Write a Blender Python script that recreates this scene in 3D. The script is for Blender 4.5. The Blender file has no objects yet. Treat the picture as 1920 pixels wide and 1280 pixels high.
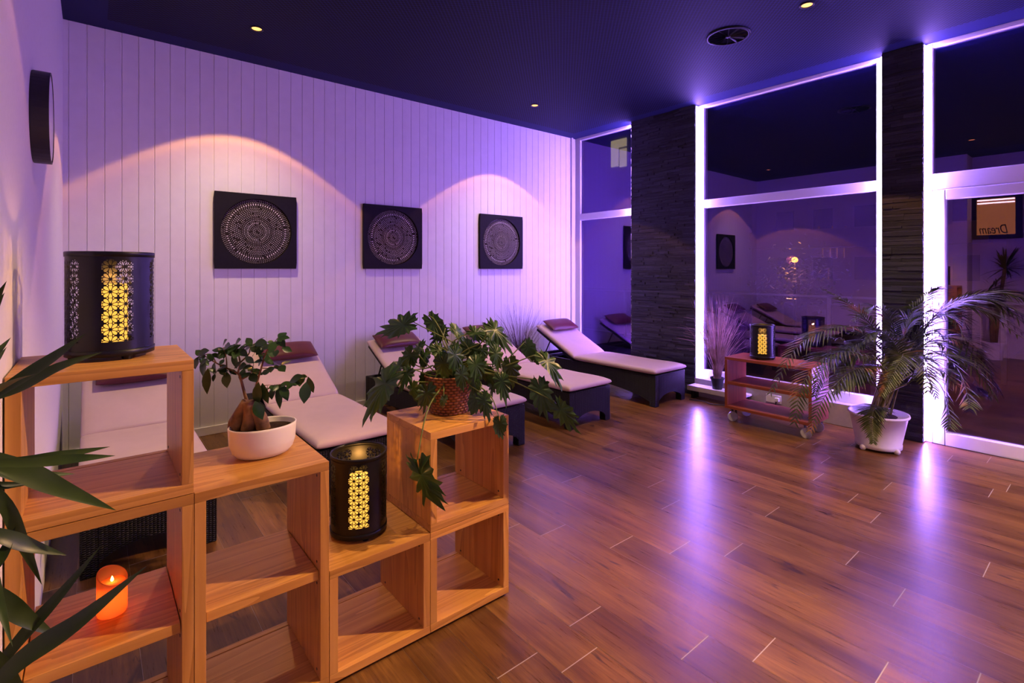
import bpy, bmesh, math, random
from mathutils import Vector, Matrix, noise
import numpy as np
R = math.radians
PI = math.pi
random.seed(11)
S = bpy.context.scene
C = bpy.context.collection

# ---------------------------------------------------------------- camera
CAM = Vector((0.0, 0.0, 1.45))
FPX, HOR = 955.0, 504.7
YAW = math.atan2(1158.0, 955.0)
FW = Vector((math.cos(YAW), math.sin(YAW), 0)); RT = Vector((math.sin(YAW), -math.cos(YAW), 0)); UP = Vector((0, 0, 1))
cd = bpy.data.cameras.new('camera'); co = bpy.data.objects.new('camera', cd); C.objects.link(co)
co.location = CAM; co.rotation_euler = (R(90), 0, -(PI/2 - YAW))
cd.sensor_width = 36; cd.lens = FPX*36/1920; cd.shift_y = -(640-HOR)/1920; cd.clip_start = 0.02
S.camera = co
# ---------------------------------------------------------------- world, exposure
w = bpy.data.worlds.new('night'); S.world = w; w.use_nodes = True
w.node_tree.nodes['Background'].inputs[0].default_value = (0.10, 0.09, 0.22, 1)
w.node_tree.nodes['Background'].inputs[1].default_value = 0.02
S.view_settings.view_transform = 'Standard'; S.view_settings.look = 'None'
S.view_settings.exposure = 0.45; S.view_settings.gamma = 1.0
S.view_settings.use_curve_mapping = False
S.cycles.use_denoising = True
S.cycles.max_bounces = 8; S.cycles.transparent_max_bounces = 16; S.cycles.sample_clamp_indirect = 6.0
# ---------------------------------------------------------------- room lamps (downlights), numbers used by the downlight builder
VIOLET = (0.34, 0.175, 1.0)
LED_STRENGTH = 130.0
DOWNLIGHTS = [  # x, y, watts, cone, label
    (1.00, 4.37, 290, 97.8, 'glowing recessed downlight in the ceiling nearest the back left corner'),
    (3.945, 4.37, 280, 97.8, 'glowing recessed downlight in front of the panelled wall above the far loungers'),
    (3.95, 1.47, 430, 97.8, 'glowing recessed downlight beside the round air vent'),
    (1.00, 1.47, 130, 97.8, None), (3.80, 0.0, 760, 50, None), (3.95, -1.43, 1350, 97.8, None), (1.0, -1.43, 150, 97.8, None), (1.0, -2.5, 380, 97.8, None), (3.95, -2.5, 380, 97.8, None)]  # last two: unseen rear lamps added to bounce ambient light into the room
CEIL = 3.344
# beam strength from the cut-off angle (0) to the axis (1): reflector lamps show a faint bright rim
BEAM = [(0, (.36,.135,.02)), (.05, (.32,.13,.035)), (.15, (.20,.100,.045)), (.5, (.29,.200,.120)), (1, (.55,.36,.20))]
WIDE = [(0, (.75,.44,.21)), (.1, (.8,.47,.22)), (.2, (.85,.5,.23)), (.5, (.9,.53,.25)), (1, (1,.58,.28))]
XL, XW, YB = -0.17, 5.43, 5.137

# ---------------------------------------------------------------- helpers
def at(px, py, d):
    """the point at depth d (metres along the view axis) seen at a photograph pixel"""
    return CAM + d*(FW + RT*((px-960)/FPX) + UP*((HOR-py)/FPX))

class MB:
    def __init__(s): s.v = []; s.f = []; s.uv = []
    def add(s, vs, fs):
        n = len(s.v); s.v += [tuple(p) for p in vs]; s.f += [tuple(i+n for i in q) for q in fs]
    def box(s, x0, x1, y0, y1, z0, z1):
        s.add([(x0,y0,z0),(x1,y0,z0),(x1,y1,z0),(x0,y1,z0),(x0,y0,z1),(x1,y0,z1),(x1,y1,z1),(x0,y1,z1)],
              [(0,3,2,1),(4,5,6,7),(0,1,5,4),(1,2,6,5),(2,3,7,6),(3,0,4,7)])
        return s
    def tube(s, pts, rad, n=8, cap=True):
        pts = [Vector(p) for p in pts]
        rad = rad if isinstance(rad, (list, tuple)) else [rad]*len(pts)
        vs = []; prev = None
        for i, p in enumerate(pts):
            t = (pts[min(i+1, len(pts)-1)] - pts[max(i-1, 0)]).normalized()
            a = prev if prev is not None else (Vector((0,0,1)) if abs(t.z) < .9 else Vector((1,0,0)))
            u = (a - t*a.dot(t)).normalized(); prev = u; v = t.cross(u)
            vs += [p + (u*math.cos(2*PI*k/n) + v*math.sin(2*PI*k/n))*rad[i] for k in range(n)]
        fs = [(i*n+k, i*n+(k+1) % n, (i+1)*n+(k+1) % n, (i+1)*n+k) for i in range(len(pts)-1) for k in range(n)]
        if cap: fs += [tuple(range(n))[::-1], tuple((len(pts)-1)*n+k for k in range(n))]
        s.add(vs, fs); return s
    def lathe(s, prof, c=(0,0,0), n=32, sx=1, sy=1, close=False):
        """profile of (r, z) turned about z"""
        vs = [(c[0]+r*sx*math.cos(2*PI*k/n), c[1]+r*sy*math.sin(2*PI*k/n), c[2]+z) for r, z in prof for k in range(n)]
        m = len(prof)
        fs = [(i*n+k, i*n+(k+1) % n, (i+1)*n+(k+1) % n, (i+1)*n+k) for i in range(m-1) for k in range(n)]
        if close: fs += [((m-1)*n+k, (m-1)*n+(k+1) % n, (k+1) % n, k) for k in range(n)]
        else:
            if prof[0][0] > 1e-6: fs.append(tuple(range(n))[::-1])
            if prof[-1][0] > 1e-6: fs.append(tuple((m-1)*n+k for k in range(n)))
        s.add(vs, fs); return s
    def build(s, name, m, parent=None, smooth=False, bevel=0, seg=2, world=False, loc=None):
        me = bpy.data.meshes.new(name)
        off = Vector((0,0,0))
        if world and parent is not None:
            p = parent
            while p is not None: off += p.location; p = p.parent
        me.from_pydata([tuple(Vector(v)-off) for v in s.v], [], s.f)
        bm = bmesh.new(); bm.from_mesh(me)
        bmesh.ops.remove_doubles(bm, verts=bm.verts, dist=1e-6)
        bmesh.ops.recalc_face_normals(bm, faces=bm.faces); bm.to_mesh(me); bm.free()
        if smooth:
            for p in me.polygons: p.use_smooth = True
        me.materials.append(m)
        o = bpy.data.objects.new(name, me); C.objects.link(o)
        if loc: o.location = loc
        if parent is not None: o.parent = parent
        if bevel:
            b = o.modifiers.new('bevel', 'BEVEL'); b.width = bevel; b.segments = seg; b.limit_method = 'ANGLE'; b.angle_limit = R(40)
        return o

def tag(o, label=None, cat=None, group=None, kind=None):
    if label: o['label'] = label
    if cat: o['category'] = cat
    if group: o['group'] = group
    if kind: o['kind'] = kind
    return o
def thing(name, label, cat, loc=(0,0,0), rz=0, group=None, kind=None):
    o = bpy.data.objects.new(name, None); C.objects.link(o); o.empty_display_size = .1
    o.location = loc; o.rotation_euler = (0,0,rz)
    return tag(o, label, cat, group, kind)
def copy_tree(o, parent=None):
    c = o.copy(); C.objects.link(c); c.parent = parent
    for ch in list(o.children): copy_tree(ch, c)
    return c
def spline(P, n):
    P = [Vector(p) for p in P]
    if len(P) == 2: return [P[0].lerp(P[1], i/(n-1)) for i in range(n)]
    Q = [P[0]*2-P[1]] + P + [P[-1]*2-P[-2]]; out = []
    for i in range(n):
        u = i/(n-1)*(len(P)-1); k = min(int(u), len(P)-2); t = u-k
        a, b, c, d = Q[k:k+4]
        out.append(.5*((2*b) + (c-a)*t + (2*a-5*b+4*c-d)*t*t + (3*b-a-3*c+d)*t**3))
    return out

# ---------------------------------------------------------------- materials
class NT:
    def __init__(s, name):
        s.m = bpy.data.materials.new(name); s.m.use_nodes = True
        s.t = s.m.node_tree; s.p = s.t.nodes['Principled BSDF']; s.out = s.t.nodes['Material Output']
    def n(s, typ, **kw):
        x = s.t.nodes.new(typ)
        for k, v in kw.items():
            if k.startswith('i_'):
                s.set(x.inputs[k[2:].replace('_', ' ')], v)
            else: setattr(x, k, v)
        return x
    def set(s, sock, v):
        if isinstance(v, bpy.types.NodeSocket): s.t.links.new(v, sock)
        elif hasattr(v, 'outputs'): s.t.links.new(v.outputs[0], sock)
        else:
            if isinstance(v, tuple) and len(v) == 3 and sock.type == 'RGBA': v = v + (1,)
            sock.default_value = v
    def math(s, op, a, b=0.0, c=0.0, clamp=False):
        x = s.t.nodes.new('ShaderNodeMath'); x.operation = op; x.use_clamp = clamp
        for i, v in enumerate((a, b, c)): s.set(x.inputs[i], v)
        return x.outputs[0]
    def mix(s, fac, a, b, mode='MIX'):
        x = s.t.nodes.new('ShaderNodeMix'); x.data_type = 'RGBA'; x.blend_type = mode
        s.set(x.inputs[0], fac); s.set(x.inputs[6], a); s.set(x.inputs[7], b)
        return x.outputs[2]
    def ramp(s, fac, stops):
        x = s.t.nodes.new('ShaderNodeValToRGB'); s.set(x.inputs[0], fac)
        e = x.color_ramp.elements
        while len(e) < len(stops): e.new(.5)
        for q, (pos, col) in zip(e, stops):
            q.position = pos; q.color = col if len(col) == 4 else tuple(col)+(1,)
        return x.outputs[0]
    def coords(s, kind='Object', scale=(1,1,1), loc=(0,0,0), vec=None):
        mp = s.t.nodes.new('ShaderNodeMapping')
        s.t.links.new(vec if vec is not None else s.t.nodes.new('ShaderNodeTexCoord').outputs[kind], mp.inputs[0])
        mp.inputs['Scale'].default_value = scale; mp.inputs['Location'].default_value = loc
        return mp.outputs[0]
    def bump(s, h, strength=.3, dist=.01):
        b = s.n('ShaderNodeBump'); b.inputs['Strength'].default_value = strength; b.inputs['Distance'].default_value = dist
        s.set(b.inputs['Height'], h); s.t.links.new(b.outputs[0], s.p.inputs['Normal'])
    def base(s, col=None, rough=None, spec=None, metal=None):
        if col is not None: s.set(s.p.inputs['Base Color'], col)
        if rough is not None: s.set(s.p.inputs['Roughness'], rough)
        if spec is not None: s.p.inputs['Specular IOR Level'].default_value = spec
        if metal is not None: s.p.inputs['Metallic'].default_value = metal
        return s
def plain(name, col, rough=.5, spec=.5, metal=0, var=.06, scale=30, bump=0):
    t = NT(name); nz = t.n('ShaderNodeTexNoise', i_Vector=t.coords(), i_Scale=float(scale), i_Detail=4.0)
    d = tuple(c*(1-var) for c in col); l = tuple(min(1, c*(1+var)) for c in col)
    t.base(t.ramp(nz.outputs[0], [(.3, d), (.7, l)]), rough, spec, metal)
    if bump: t.bump(nz.outputs[0], bump, .004)
    return t.m
def emitter(name, col, strength):
    t = NT(name); t.base((0,0,0), .6)
    t.set(t.p.inputs['Emission Color'], tuple(col)); t.p.inputs['Emission Strength'].default_value = strength
    return t.m

M = {}
M['white_paint'] = plain('white_wall_paint', (.80,.79,.79), .55, .3, var=.02, scale=12)
M['plaster'] = plain('white_plaster', (.80,.78,.78), .8, .2, var=.02, scale=60, bump=.15)
M['dark_wall'] = plain('muted_wall_paint', (.66,.62,.64), .8, .2)
M['frame_white'] = plain('white_window_plastic', (.78,.77,.79), .3, .5, var=.01)
M['black_plastic'] = plain('black_plastic', (.012,.012,.014), .45)
M['black_metal'] = plain('black_metal', (.010,.010,.014), .38, .5, .4)
M['void'] = plain('dark_duct', (.002,.002,.002), .9, .05)
M['sill_grey'] = plain('greyish_sill_paint', (.40,.36,.38), .5, .3, var=.05)
M['grey_plastic'] = plain('grey_plastic', (.42,.42,.45), .4)
M['steel'] = plain('brushed_steel', (.6,.6,.6), .3, .5, 1.0)
M['socket_white'] = plain('white_plastic', (.8,.8,.8), .35)
M['led'] = emitter('violet_led_light', VIOLET, LED_STRENGTH)
M['bulb'] = emitter('warm_bulb_light', (1, .36, .07), 3)
M['soil'] = plain('dark_soil', (.035,.022,.015), .95, .1, var=.5, scale=90, bump=.8)
M['ceramic'] = plain('white_ceramic', (.82,.79,.76), .28, .5, var=.01)
M['pot_white'] = plain('white_plastic_pot', (.78,.76,.76), .4, .4, var=.02)
M['burgundy'] = plain('burgundy_leather', (.085,.013,.016), .42, .4, var=.12, scale=14, bump=.1)
M['cream'] = plain('cream_leatherette', (.56,.43,.39), .5, .35, var=.03, scale=9, bump=.05)
M['diffuser'] = plain('white_lamp_diffuser', (.8,.8,.82), .3, .5)
M['terrace'] = plain('terrace_paving', (.10,.09,.09), .7, .3, var=.2, scale=4)
M['asphalt'] = plain('asphalt', (.05,.05,.05), .9, .2, var=.2, scale=2)
M['render_wall'] = plain('building_render', (.30,.26,.23), .9, .1, var=.06, scale=1)
M['dark_glass'] = plain('dark_window_glass', (.01,.012,.02), .08, .5, var=0)
M['bark'] = plain('bark', (.13,.085,.05), .9, .1, var=.4, scale=25, bump=.5)
M['dark_grass'] = plain('dark_grass_stem', (.09,.045,.05), .7, .2, var=.4, scale=9)
M['dry_grass'] = plain('dry_grass_stem', (.34,.20,.18), .7, .2, var=.5, scale=9)

def ceiling_mat():
    t = NT('perforated_ceiling_panel'); v = t.coords(scale=(1,1,1))
    x = t.n('ShaderNodeSeparateXYZ', i_Vector=v)
    p = .036
    def cell(off):
        fx = t.math('SUBTRACT', t.math('FRACT', t.math('ADD', t.math('DIVIDE', x.outputs[0], p), off)), .5)
        fy = t.math('SUBTRACT', t.math('FRACT', t.math('ADD', t.math('DIVIDE', x.outputs[1], p), off)), .5)
        return t.math('SQRT', t.math('ADD', t.math('MULTIPLY', fx, fx), t.math('MULTIPLY', fy, fy)))
    hole = t.math('LESS_THAN', t.math('MINIMUM', cell(.0), cell(.5)), .31)
    def inside(s, lo, hi): return t.math('MULTIPLY', t.math('GREATER_THAN', s, lo), t.math('LESS_THAN', s, hi))
    inner = t.math('MULTIPLY', inside(x.outputs[0], XL+.26, XW-.24), inside(x.outputs[1], -3.0, YB-.20))
    t.base(t.mix(t.math('MULTIPLY', hole, inner), (.010,.014,.068), (.001,.001,.005)), .7, .25)
    return t.m
M['ceiling'] = ceiling_mat()

def floor_mat():
    t = NT('wood_look_floor')
    a = t.n('ShaderNodeAttribute', attribute_name='plank'); rnd = a.outputs['Fac']
    v0 = t.n('ShaderNodeTexCoord').outputs['Object']
    comb = t.n('ShaderNodeCombineXYZ', i_X=t.math('MULTIPLY', rnd, 37.0), i_Y=t.math('MULTIPLY', rnd, 91.0), i_Z=0.0)
    va = t.n('ShaderNodeVectorMath', operation='ADD'); t.set(va.inputs[0], v0); t.set(va.inputs[1], comb)
    vec = va.outputs[0]
    big = t.n('ShaderNodeTexNoise', i_Vector=t.coords(scale=(9, .9, 1), vec=vec), i_Scale=1.0, i_Detail=6.0, i_Roughness=.6, i_Distortion=.4)
    fine = t.n('ShaderNodeTexNoise', i_Vector=t.coords(scale=(90, 4, 1), vec=vec), i_Scale=1.0, i_Detail=5.0, i_Roughness=.7)
    knots = t.n('ShaderNodeTexNoise', i_Vector=t.coords(scale=(12, 3.2, 1), vec=vec), i_Scale=1.0, i_Detail=3.0, i_Distortion=1.2)
    cracks = t.n('ShaderNodeTexNoise', i_Vector=t.coords(scale=(30, 1.6, 1), vec=vec), i_Scale=1.0, i_Detail=2.0, i_Distortion=.8)
    col = t.ramp(big.outputs[0], [(.25, (.050,.021,.006)), (.42, (.130,.057,.013)), (.60, (.225,.110,.027)), (.8, (.100,.044,.010))])
    col = t.mix(t.ramp(fine.outputs[0], [(.35, (0,0,0)), (.65, (1,1,1))]), t.mix(.6, col, (.06,.022,.009)), col)
    kn = t.ramp(knots.outputs[0], [(.27, (1,1,1)), (.34, (0,0,0))])
    col = t.mix(t.math('MULTIPLY', kn, .85), col, (.030,.012,.010))
    ck = t.ramp(cracks.outputs[0], [(.485, (0,0,0)), (.5, (1,1,1)), (.515, (0,0,0))])
    gate = t.ramp(knots.outputs[0], [(.36, (1,1,1)), (.44, (0,0,0))])
    col = t.mix(t.math('MULTIPLY', t.math('MULTIPLY', ck, gate), .8), col, (.020,.010,.010))
    tone = t.math('ADD', .78, t.math('MULTIPLY', t.math('FRACT', t.math('MULTIPLY', rnd, 7.31)), .5))
    col = t.mix(1.0, col, t.n('ShaderNodeCombineXYZ', i_X=tone, i_Y=tone, i_Z=tone).outputs[0], 'MULTIPLY')
    t.base(col, t.ramp(fine.outputs[0], [(.3, (.26,.26,.26)), (.7, (.34,.34,.34))]), .33)
    t.bump(fine.outputs[0], .12, .002)
    return t.m
M['floor'] = floor_mat()
M['grout'] = plain('pale_floor_joint', (.46,.40,.36), .8, .2)

def wood(name, axis, cols, rough=.42, ring=14):
    t = NT(name); sc = [ring, ring, ring]; sc['xyz'.index(axis)] = ring*.05
    inf = t.n('ShaderNodeObjectInfo')
    cm = t.n('ShaderNodeCombineXYZ', i_X=t.math('MULTIPLY', inf.outputs['Random'], 13.0), i_Y=t.math('MULTIPLY', inf.outputs['Random'], 29.0), i_Z=t.math('MULTIPLY', inf.outputs['Random'], 7.0))
    va = t.n('ShaderNodeVectorMath', operation='ADD'); t.set(va.inputs[0], t.n('ShaderNodeTexCoord').outputs['Object']); t.set(va.inputs[1], cm)
    v = t.coords(scale=tuple(sc), vec=va.outputs[0])
    big = t.n('ShaderNodeTexNoise', i_Vector=v, i_Scale=.55, i_Detail=2.0, i_Distortion=.5)
    rings = t.math('FRACT', t.math('MULTIPLY', big.outputs[0], 11.0))
    v2 = t.coords(scale=tuple(k*7 for k in sc), vec=va.outputs[0])
    fine = t.n('ShaderNodeTexNoise', i_Vector=v2, i_Scale=1.2, i_Detail=5.0, i_Roughness=.65)
    g = t.math('ADD', t.math('MULTIPLY', rings, .55), t.math('MULTIPLY', fine.outputs[0], .45))
    col = t.ramp(g, [(.15, cols[0]), (.5, cols[1]), (.85, cols[2])])
    tone = t.math('ADD', .88, t.math('MULTIPLY', inf.outputs['Random'], .24))
    col = t.mix(1.0, col, t.n('ShaderNodeCombineXYZ', i_X=tone, i_Y=tone, i_Z=tone).outputs[0], 'MULTIPLY')
    t.base(col, rough, .4); t.bump(g, .06, .002)
    return t.m
OAK = ((.44,.195,.036), (.59,.285,.058), (.68,.355,.085))
M['oak_x'] = wood('oak_long_grain', 'x', OAK); M['oak_z'] = wood('oak_upright_grain', 'z', OAK)
CH = ((.17,.036,.016), (.24,.056,.024), (.29,.075,.032))
M['cherry_y'] = wood('cherry_wood_long_grain', 'y', CH, .35); M['cherry_z'] = wood('cherry_wood_upright_grain', 'z', CH, .35)

def wicker_mat():
    t = NT('dark_woven_wicker')
    x = t.n('ShaderNodeSeparateXYZ', i_Vector=t.n('ShaderNodeTexCoord').outputs['Object'])
    u = t.math('DIVIDE', t.math('ADD', x.outputs[0], x.outputs[1]), .016)
    v = t.math('DIVIDE', x.outputs[2], .0105)
    col = t.math('FLOOR', u); fu = t.math('SUBTRACT', t.math('FRACT', u), .5)
    vv = t.math('ADD', v, t.math('MULTIPLY', t.math('MODULO', t.math('ABSOLUTE', col), 2.0), .5))
    fv = t.math('SUBTRACT', t.math('FRACT', vv), .5)
    h = t.math('MULTIPLY', t.math('SUBTRACT', 1.0, t.math('MULTIPLY', t.math('MULTIPLY', fu, fu), 3.6)),
               t.math('SUBTRACT', 1.0, t.math('MULTIPLY', t.math('MULTIPLY', fv, fv), 3.6)), clamp=True)
    t.base(t.mix(h, (.002,.002,.003), (.009,.008,.010)), .40, .25); t.bump(h, .9, .006)
    return t.m
M['wicker'] = wicker_mat()

def slate_mat():
    t = NT('dark_slate_stone'); rnd = t.n('ShaderNodeAttribute', attribute_name='stone').outputs['Fac']
    nz = t.n('ShaderNodeTexNoise', i_Vector=t.coords(scale=(14, 14, 60)), i_Scale=1.0, i_Detail=7.0, i_Roughness=.7)
    f = t.math('ADD', t.math('MULTIPLY', rnd, .6), t.math('MULTIPLY', nz.outputs[0], .4))
    t.base(t.ramp(f, [(.15, (.007,.007,.015)), (.5, (.017,.017,.036)), (.85, (.040,.039,.070))]), .62, .45)
    t.bump(nz.outputs[0], .8, .008); return t.m
M['slate'] = slate_mat()

def glass_mat(name, f0=.20, tint=(.90,.90,.92), refl=(.50,.33,1.0)):
    """coated pane: clear transmission plus a mirror share that grows towards grazing angles (same from both sides)"""
    t = NT(name); t.t.nodes.remove(t.p)
    g = t.n('ShaderNodeNewGeometry'); dt = t.n('ShaderNodeVectorMath', operation='DOT_PRODUCT')
    t.t.links.new(g.outputs['Normal'], dt.inputs[0]); t.t.links.new(g.outputs['Incoming'], dt.inputs[1])
    c = t.math('SUBTRACT', 1.0, t.math('ABSOLUTE', dt.outputs['Value']))
    f = t.math('ADD', f0, t.math('MULTIPLY', 1-f0, t.math('POWER', c, 5.0)))
    tr = t.n('ShaderNodeBsdfTransparent'); tr.inputs[0].default_value = tint+(1,)
    gl = t.n('ShaderNodeBsdfGlossy'); gl.inputs['Roughness'].default_value = 0.0; gl.inputs[0].default_value = refl+(1,)   # low-emissivity coating mirrors blue most
    mx = t.n('ShaderNodeMixShader')
    t.set(mx.inputs[0], f); t.t.links.new(tr.outputs[0], mx.inputs[1]); t.t.links.new(gl.outputs[0], mx.inputs[2])
    t.t.links.new(mx.outputs[0], t.out.inputs[0]); return t.m
M['glass'] = glass_mat('window_glass'); M['rail_glass'] = glass_mat('balustrade_glass', .03, (.95,.95,.96), (1,1,1))

LR = .1075
def lantern_mat():
    """black sheet metal pierced by flower cut-outs in five upright panels; UV in metres along the sheet"""
    t = NT('pierced_black_metal'); t.base((.010,.010,.014), .36, .5, .4)
    uv = t.n('ShaderNodeSeparateXYZ', i_Vector=t.n('ShaderNodeTexCoord').outputs['UV'])
    u, v = uv.outputs[0], uv.outputs[1]
    per = 2*PI*LR/5
    pu = t.math('SUBTRACT', t.math('MULTIPLY', t.math('FRACT', t.math('DIVIDE', u, per)), per), per/2)   # -per/2 .. per/2
    a = .0365
    cx = t.math('MULTIPLY', t.math('SUBTRACT', t.math('FRACT', t.math('ADD', t.math('DIVIDE', pu, a), 0.0)), .5), a)
    cy = t.math('MULTIPLY', t.math('SUBTRACT', t.math('FRACT', t.math('ADD', t.math('DIVIDE', v, a), .35)), .5), a)
    r = t.math('SQRT', t.math('ADD', t.math('MULTIPLY', cx, cx), t.math('MULTIPLY', cy, cy)))
    th = t.math('ARCTAN2', cx, cy)
    def fold(sh):
        q = t.math('FRACT', t.math('ADD', t.math('DIVIDE', t.math('ADD', th, sh), PI/4), 8.5))
        return t.math('MULTIPLY', t.math('SUBTRACT', q, .5), PI/4)
    ph = fold(0.0)
    r_ = t.math('DIVIDE', r, t.math('ADD', 1.0, t.math('MULTIPLY', t.math('ABSOLUTE', t.math('SINE', t.math('MULTIPLY', th, 2.0))), .2)))
    x = t.math('MULTIPLY', r_, t.math('COSINE', ph)); y = t.math('ABSOLUTE', t.math('MULTIPLY', r, t.math('SINE', ph)))
    k_ = t.math('DIVIDE', t.math('SUBTRACT', x, .0036), .0138, clamp=True)
    wd = t.math('MULTIPLY', t.math('MULTIPLY', k_, t.math('SQRT', t.math('SUBTRACT', 1.0, k_))), .0112)
    petal = t.math('LESS_THAN', y, wd)
    ph2 = fold(PI/8)
    x2 = t.math('SUBTRACT', t.math('MULTIPLY', r, t.math('COSINE', ph2)), .0190); y2 = t.math('MULTIPLY', r, t.math('SINE', ph2))
    dot = t.math('LESS_THAN', t.math('ADD', t.math('MULTIPLY', x2, x2), t.math('MULTIPLY', y2, y2)), .0016**2)
    holes = t.math('MAXIMUM', petal, dot)
    ins = t.math('MULTIPLY', t.math('LESS_THAN', t.math('ABSOLUTE', pu), .0388),
                 t.math('MULTIPLY', t.math('GREATER_THAN', v, .042), t.math('LESS_THAN', v, .282)))
    fac = t.math('MULTIPLY', holes, ins)
    tr = t.n('ShaderNodeBsdfTransparent'); mx = t.n('ShaderNodeMixShader')
    t.set(mx.inputs[0], fac); t.t.links.new(t.p.outputs[0], mx.inputs[1]); t.t.links.new(tr.outputs[0], mx.inputs[2])
    t.t.links.new(mx.outputs[0], t.out.inputs[0]); return t.m
M['lantern'] = lantern_mat()

def wax_mat(name, col):
    t = NT(name); t.base(col, .5, .3)
    tl = t.n('ShaderNodeBsdfTranslucent'); tl.inputs[0].default_value = tuple(col)+(1,)
    mx = t.n('ShaderNodeMixShader'); mx.inputs[0].default_value = .65
    t.t.links.new(t.p.outputs[0], mx.inputs[1]); t.t.links.new(tl.outputs[0], mx.inputs[2])
    t.t.links.new(mx.outputs[0], t.out.inputs[0]); return t.m
M['wax_orange'] = wax_mat('orange_wax', (.95,.50,.24))
M['wax_amber'] = emitter('glowing_amber_wax', (1.0,.47,.065), 1.05)
M['sign_tube'] = emitter('sign_tube_light', (1.0,.75,.35), 9)
M['flame'] = emitter('candle_flame_light', (1.0,.55,.10), 12)

def leaf_mat(name, dark, light, rough=.35, tip=None):
    t = NT(name)
    nz = t.n('ShaderNodeTexNoise', i_Vector=t.coords(), i_Scale=9.0, i_Detail=3.0)
    col = t.ramp(nz.outputs[0], [(.3, dark), (.7, light)])
    if tip:
        n2 = t.n('ShaderNodeTexNoise', i_Vector=t.coords(loc=(3,7,1)), i_Scale=5.0, i_Detail=2.0)
        col = t.mix(t.ramp(n2.outputs[0], [(.60, (0,0,0)), (.72, (1,1,1))]), col, tip)
    t.base(col, rough, .45)
    tl = t.n('ShaderNodeBsdfTranslucent'); t.set(tl.inputs[0], col)
    mx = t.n('ShaderNodeMixShader'); mx.inputs[0].default_value = .18
    t.t.links.new(t.p.outputs[0], mx.inputs[1]); t.t.links.new(tl.outputs[0], mx.inputs[2])
    t.t.links.new(mx.outputs[0], t.out.inputs[0]); return t.m
M['philo'] = leaf_mat('philodendron_leaf', (.016,.052,.011), (.042,.100,.020), .36)
M['philo_stem'] = plain('philodendron_stem', (.13,.17,.035), .5, .3, var=.2)
M['ficus'] = leaf_mat('ficus_leaf', (.016,.05,.018), (.045,.10,.030), .28)
M['yucca'] = leaf_mat('yucca_leaf', (.025,.055,.012), (.070,.12,.026), .36)
M['palm'] = leaf_mat('palm_leaf', (.020,.036,.008), (.080,.098,.018), .38, (.30,.13,.05))
M['palm_cane'] = plain('palm_cane', (.14,.13,.04), .5, .3, var=.3)
M['ficus_bark'] = plain('ficus_root_bark', (.20,.11,.055), .6, .3, var=.6, scale=22, bump=.4)
M['tree_leaf'] = leaf_mat('tree_leaf', (.03,.05,.02), (.07,.09,.03), .6)

# ================================================================= STRUCTURE
def structure(o, label=None): return tag(o, label, None, None, 'structure')

# floor: every plank a face of one mesh, pale joints below
def make_floor():
    pitch, L, x0 = .1937, 1.153, 1.303
    known = {0:1.30, 1:1.448, 2:1.061, 3:2.04, 4:1.72, 5:1.493, 6:1.303, 7:.648, 8:2.04, 9:1.36, 10:.44, 11:.943, 12:1.116, 13:1.384, 15:1.47}
    rng = random.Random(5); v = []; f = []; a = []
    for k in range(-12, 22):
        xa = x0 + k*pitch; xb = xa + pitch
        xa, xb = max(xa, -1.0), min(xb, XW+.03)
        if xb - xa < .01: continue
        j = known.get(k, rng.random()*L)
        y = j - math.ceil((j+3.3)/L)*L
        while y < YB+.03:
            ya, yb = max(y, -3.3), min(y+L, YB+.03)
            if yb-ya > .02:
                n = len(v); v += [(xa+.0007, ya+.0019, 0), (xb-.0007, ya+.0019, 0), (xb-.0007, yb-.0019, 0), (xa+.0007, yb-.0019, 0)]
                f.append((n, n+1, n+2, n+3)); a.append(rng.random())
            y += L
    n = len(v); v += [(-1.0,-3.3,-.0012), (XW+.03,-3.3,-.0012), (XW+.03,YB+.03,-.0012), (-1.0,YB+.03,-.0012),
                      (-1.0,-3.3,-.08), (XW+.03,-3.3,-.08), (XW+.03,YB+.03,-.08), (-1.0,YB+.03,-.08)]
    f += [(n,n+1,n+2,n+3), (n+7,n+6,n+5,n+4), (n,n+4,n+5,n+1), (n+1,n+5,n+6,n+2), (n+2,n+6,n+7,n+3), (n+3,n+7,n+4,n)]
    me = bpy.data.meshes.new('floor'); me.from_pydata(v, [], f); me.materials.append(M['floor']); me.materials.append(M['grout'])
    at_ = me.attributes.new('plank', 'FLOAT', 'FACE')
    for i in range(len(f)):
        at_.data[i].value = a[i] if i < len(a) else 0
        if i >= len(a): me.polygons[i].material_index = 1
    o = bpy.data.objects.new('floor', me); C.objects.link(o); structure(o)
make_floor()
structure(MB().box(-1.0, XW+.2, -3.3, YB+.1, CEIL, CEIL+.12).build('ceiling', M['ceiling']))

# panelled back wall: upright boards with V grooves
def make_back_wall():
    b = MB(); xs = []; x = -.17; k = 0
    pitch = .1075
    prof = []
    g0 = -.136
    prof.append((-.20, 0))
    i = 0
    while g0 + i*pitch < 5.36:
        g = g0 + i*pitch
        prof += [(g-.010, 0), (g-.0095, .0015), (g-.0025, .0015), (g-.0015, .006), (g+.0010, .006), (g+.0015, 0)]
        i += 1
    prof = [(p, d) for p, d in prof if p < 5.34] + [(5.34, 0)]
    n = len(prof)
    vs = [(p, YB+d, 0) for p, d in prof] + [(p, YB+d, CEIL) for p, d in prof] + [(5.34, YB+.1, 0), (-.20, YB+.1, 0), (5.34, YB+.1, CEIL), (-.20, YB+.1, CEIL)]
    fs = [(j, j+1, n+j+1, n+j) for j in range(n-1)]
    fs += [(2*n+1, 2*n, 2*n+2, 2*n+3), (n-1, 2*n, 2*n+2, 2*n-1), (0, n, 2*n+3, 2*n+1)]
    b.add(vs, fs); o = b.build('wall_back', M['white_paint']); structure(o)
make_back_wall()
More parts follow.
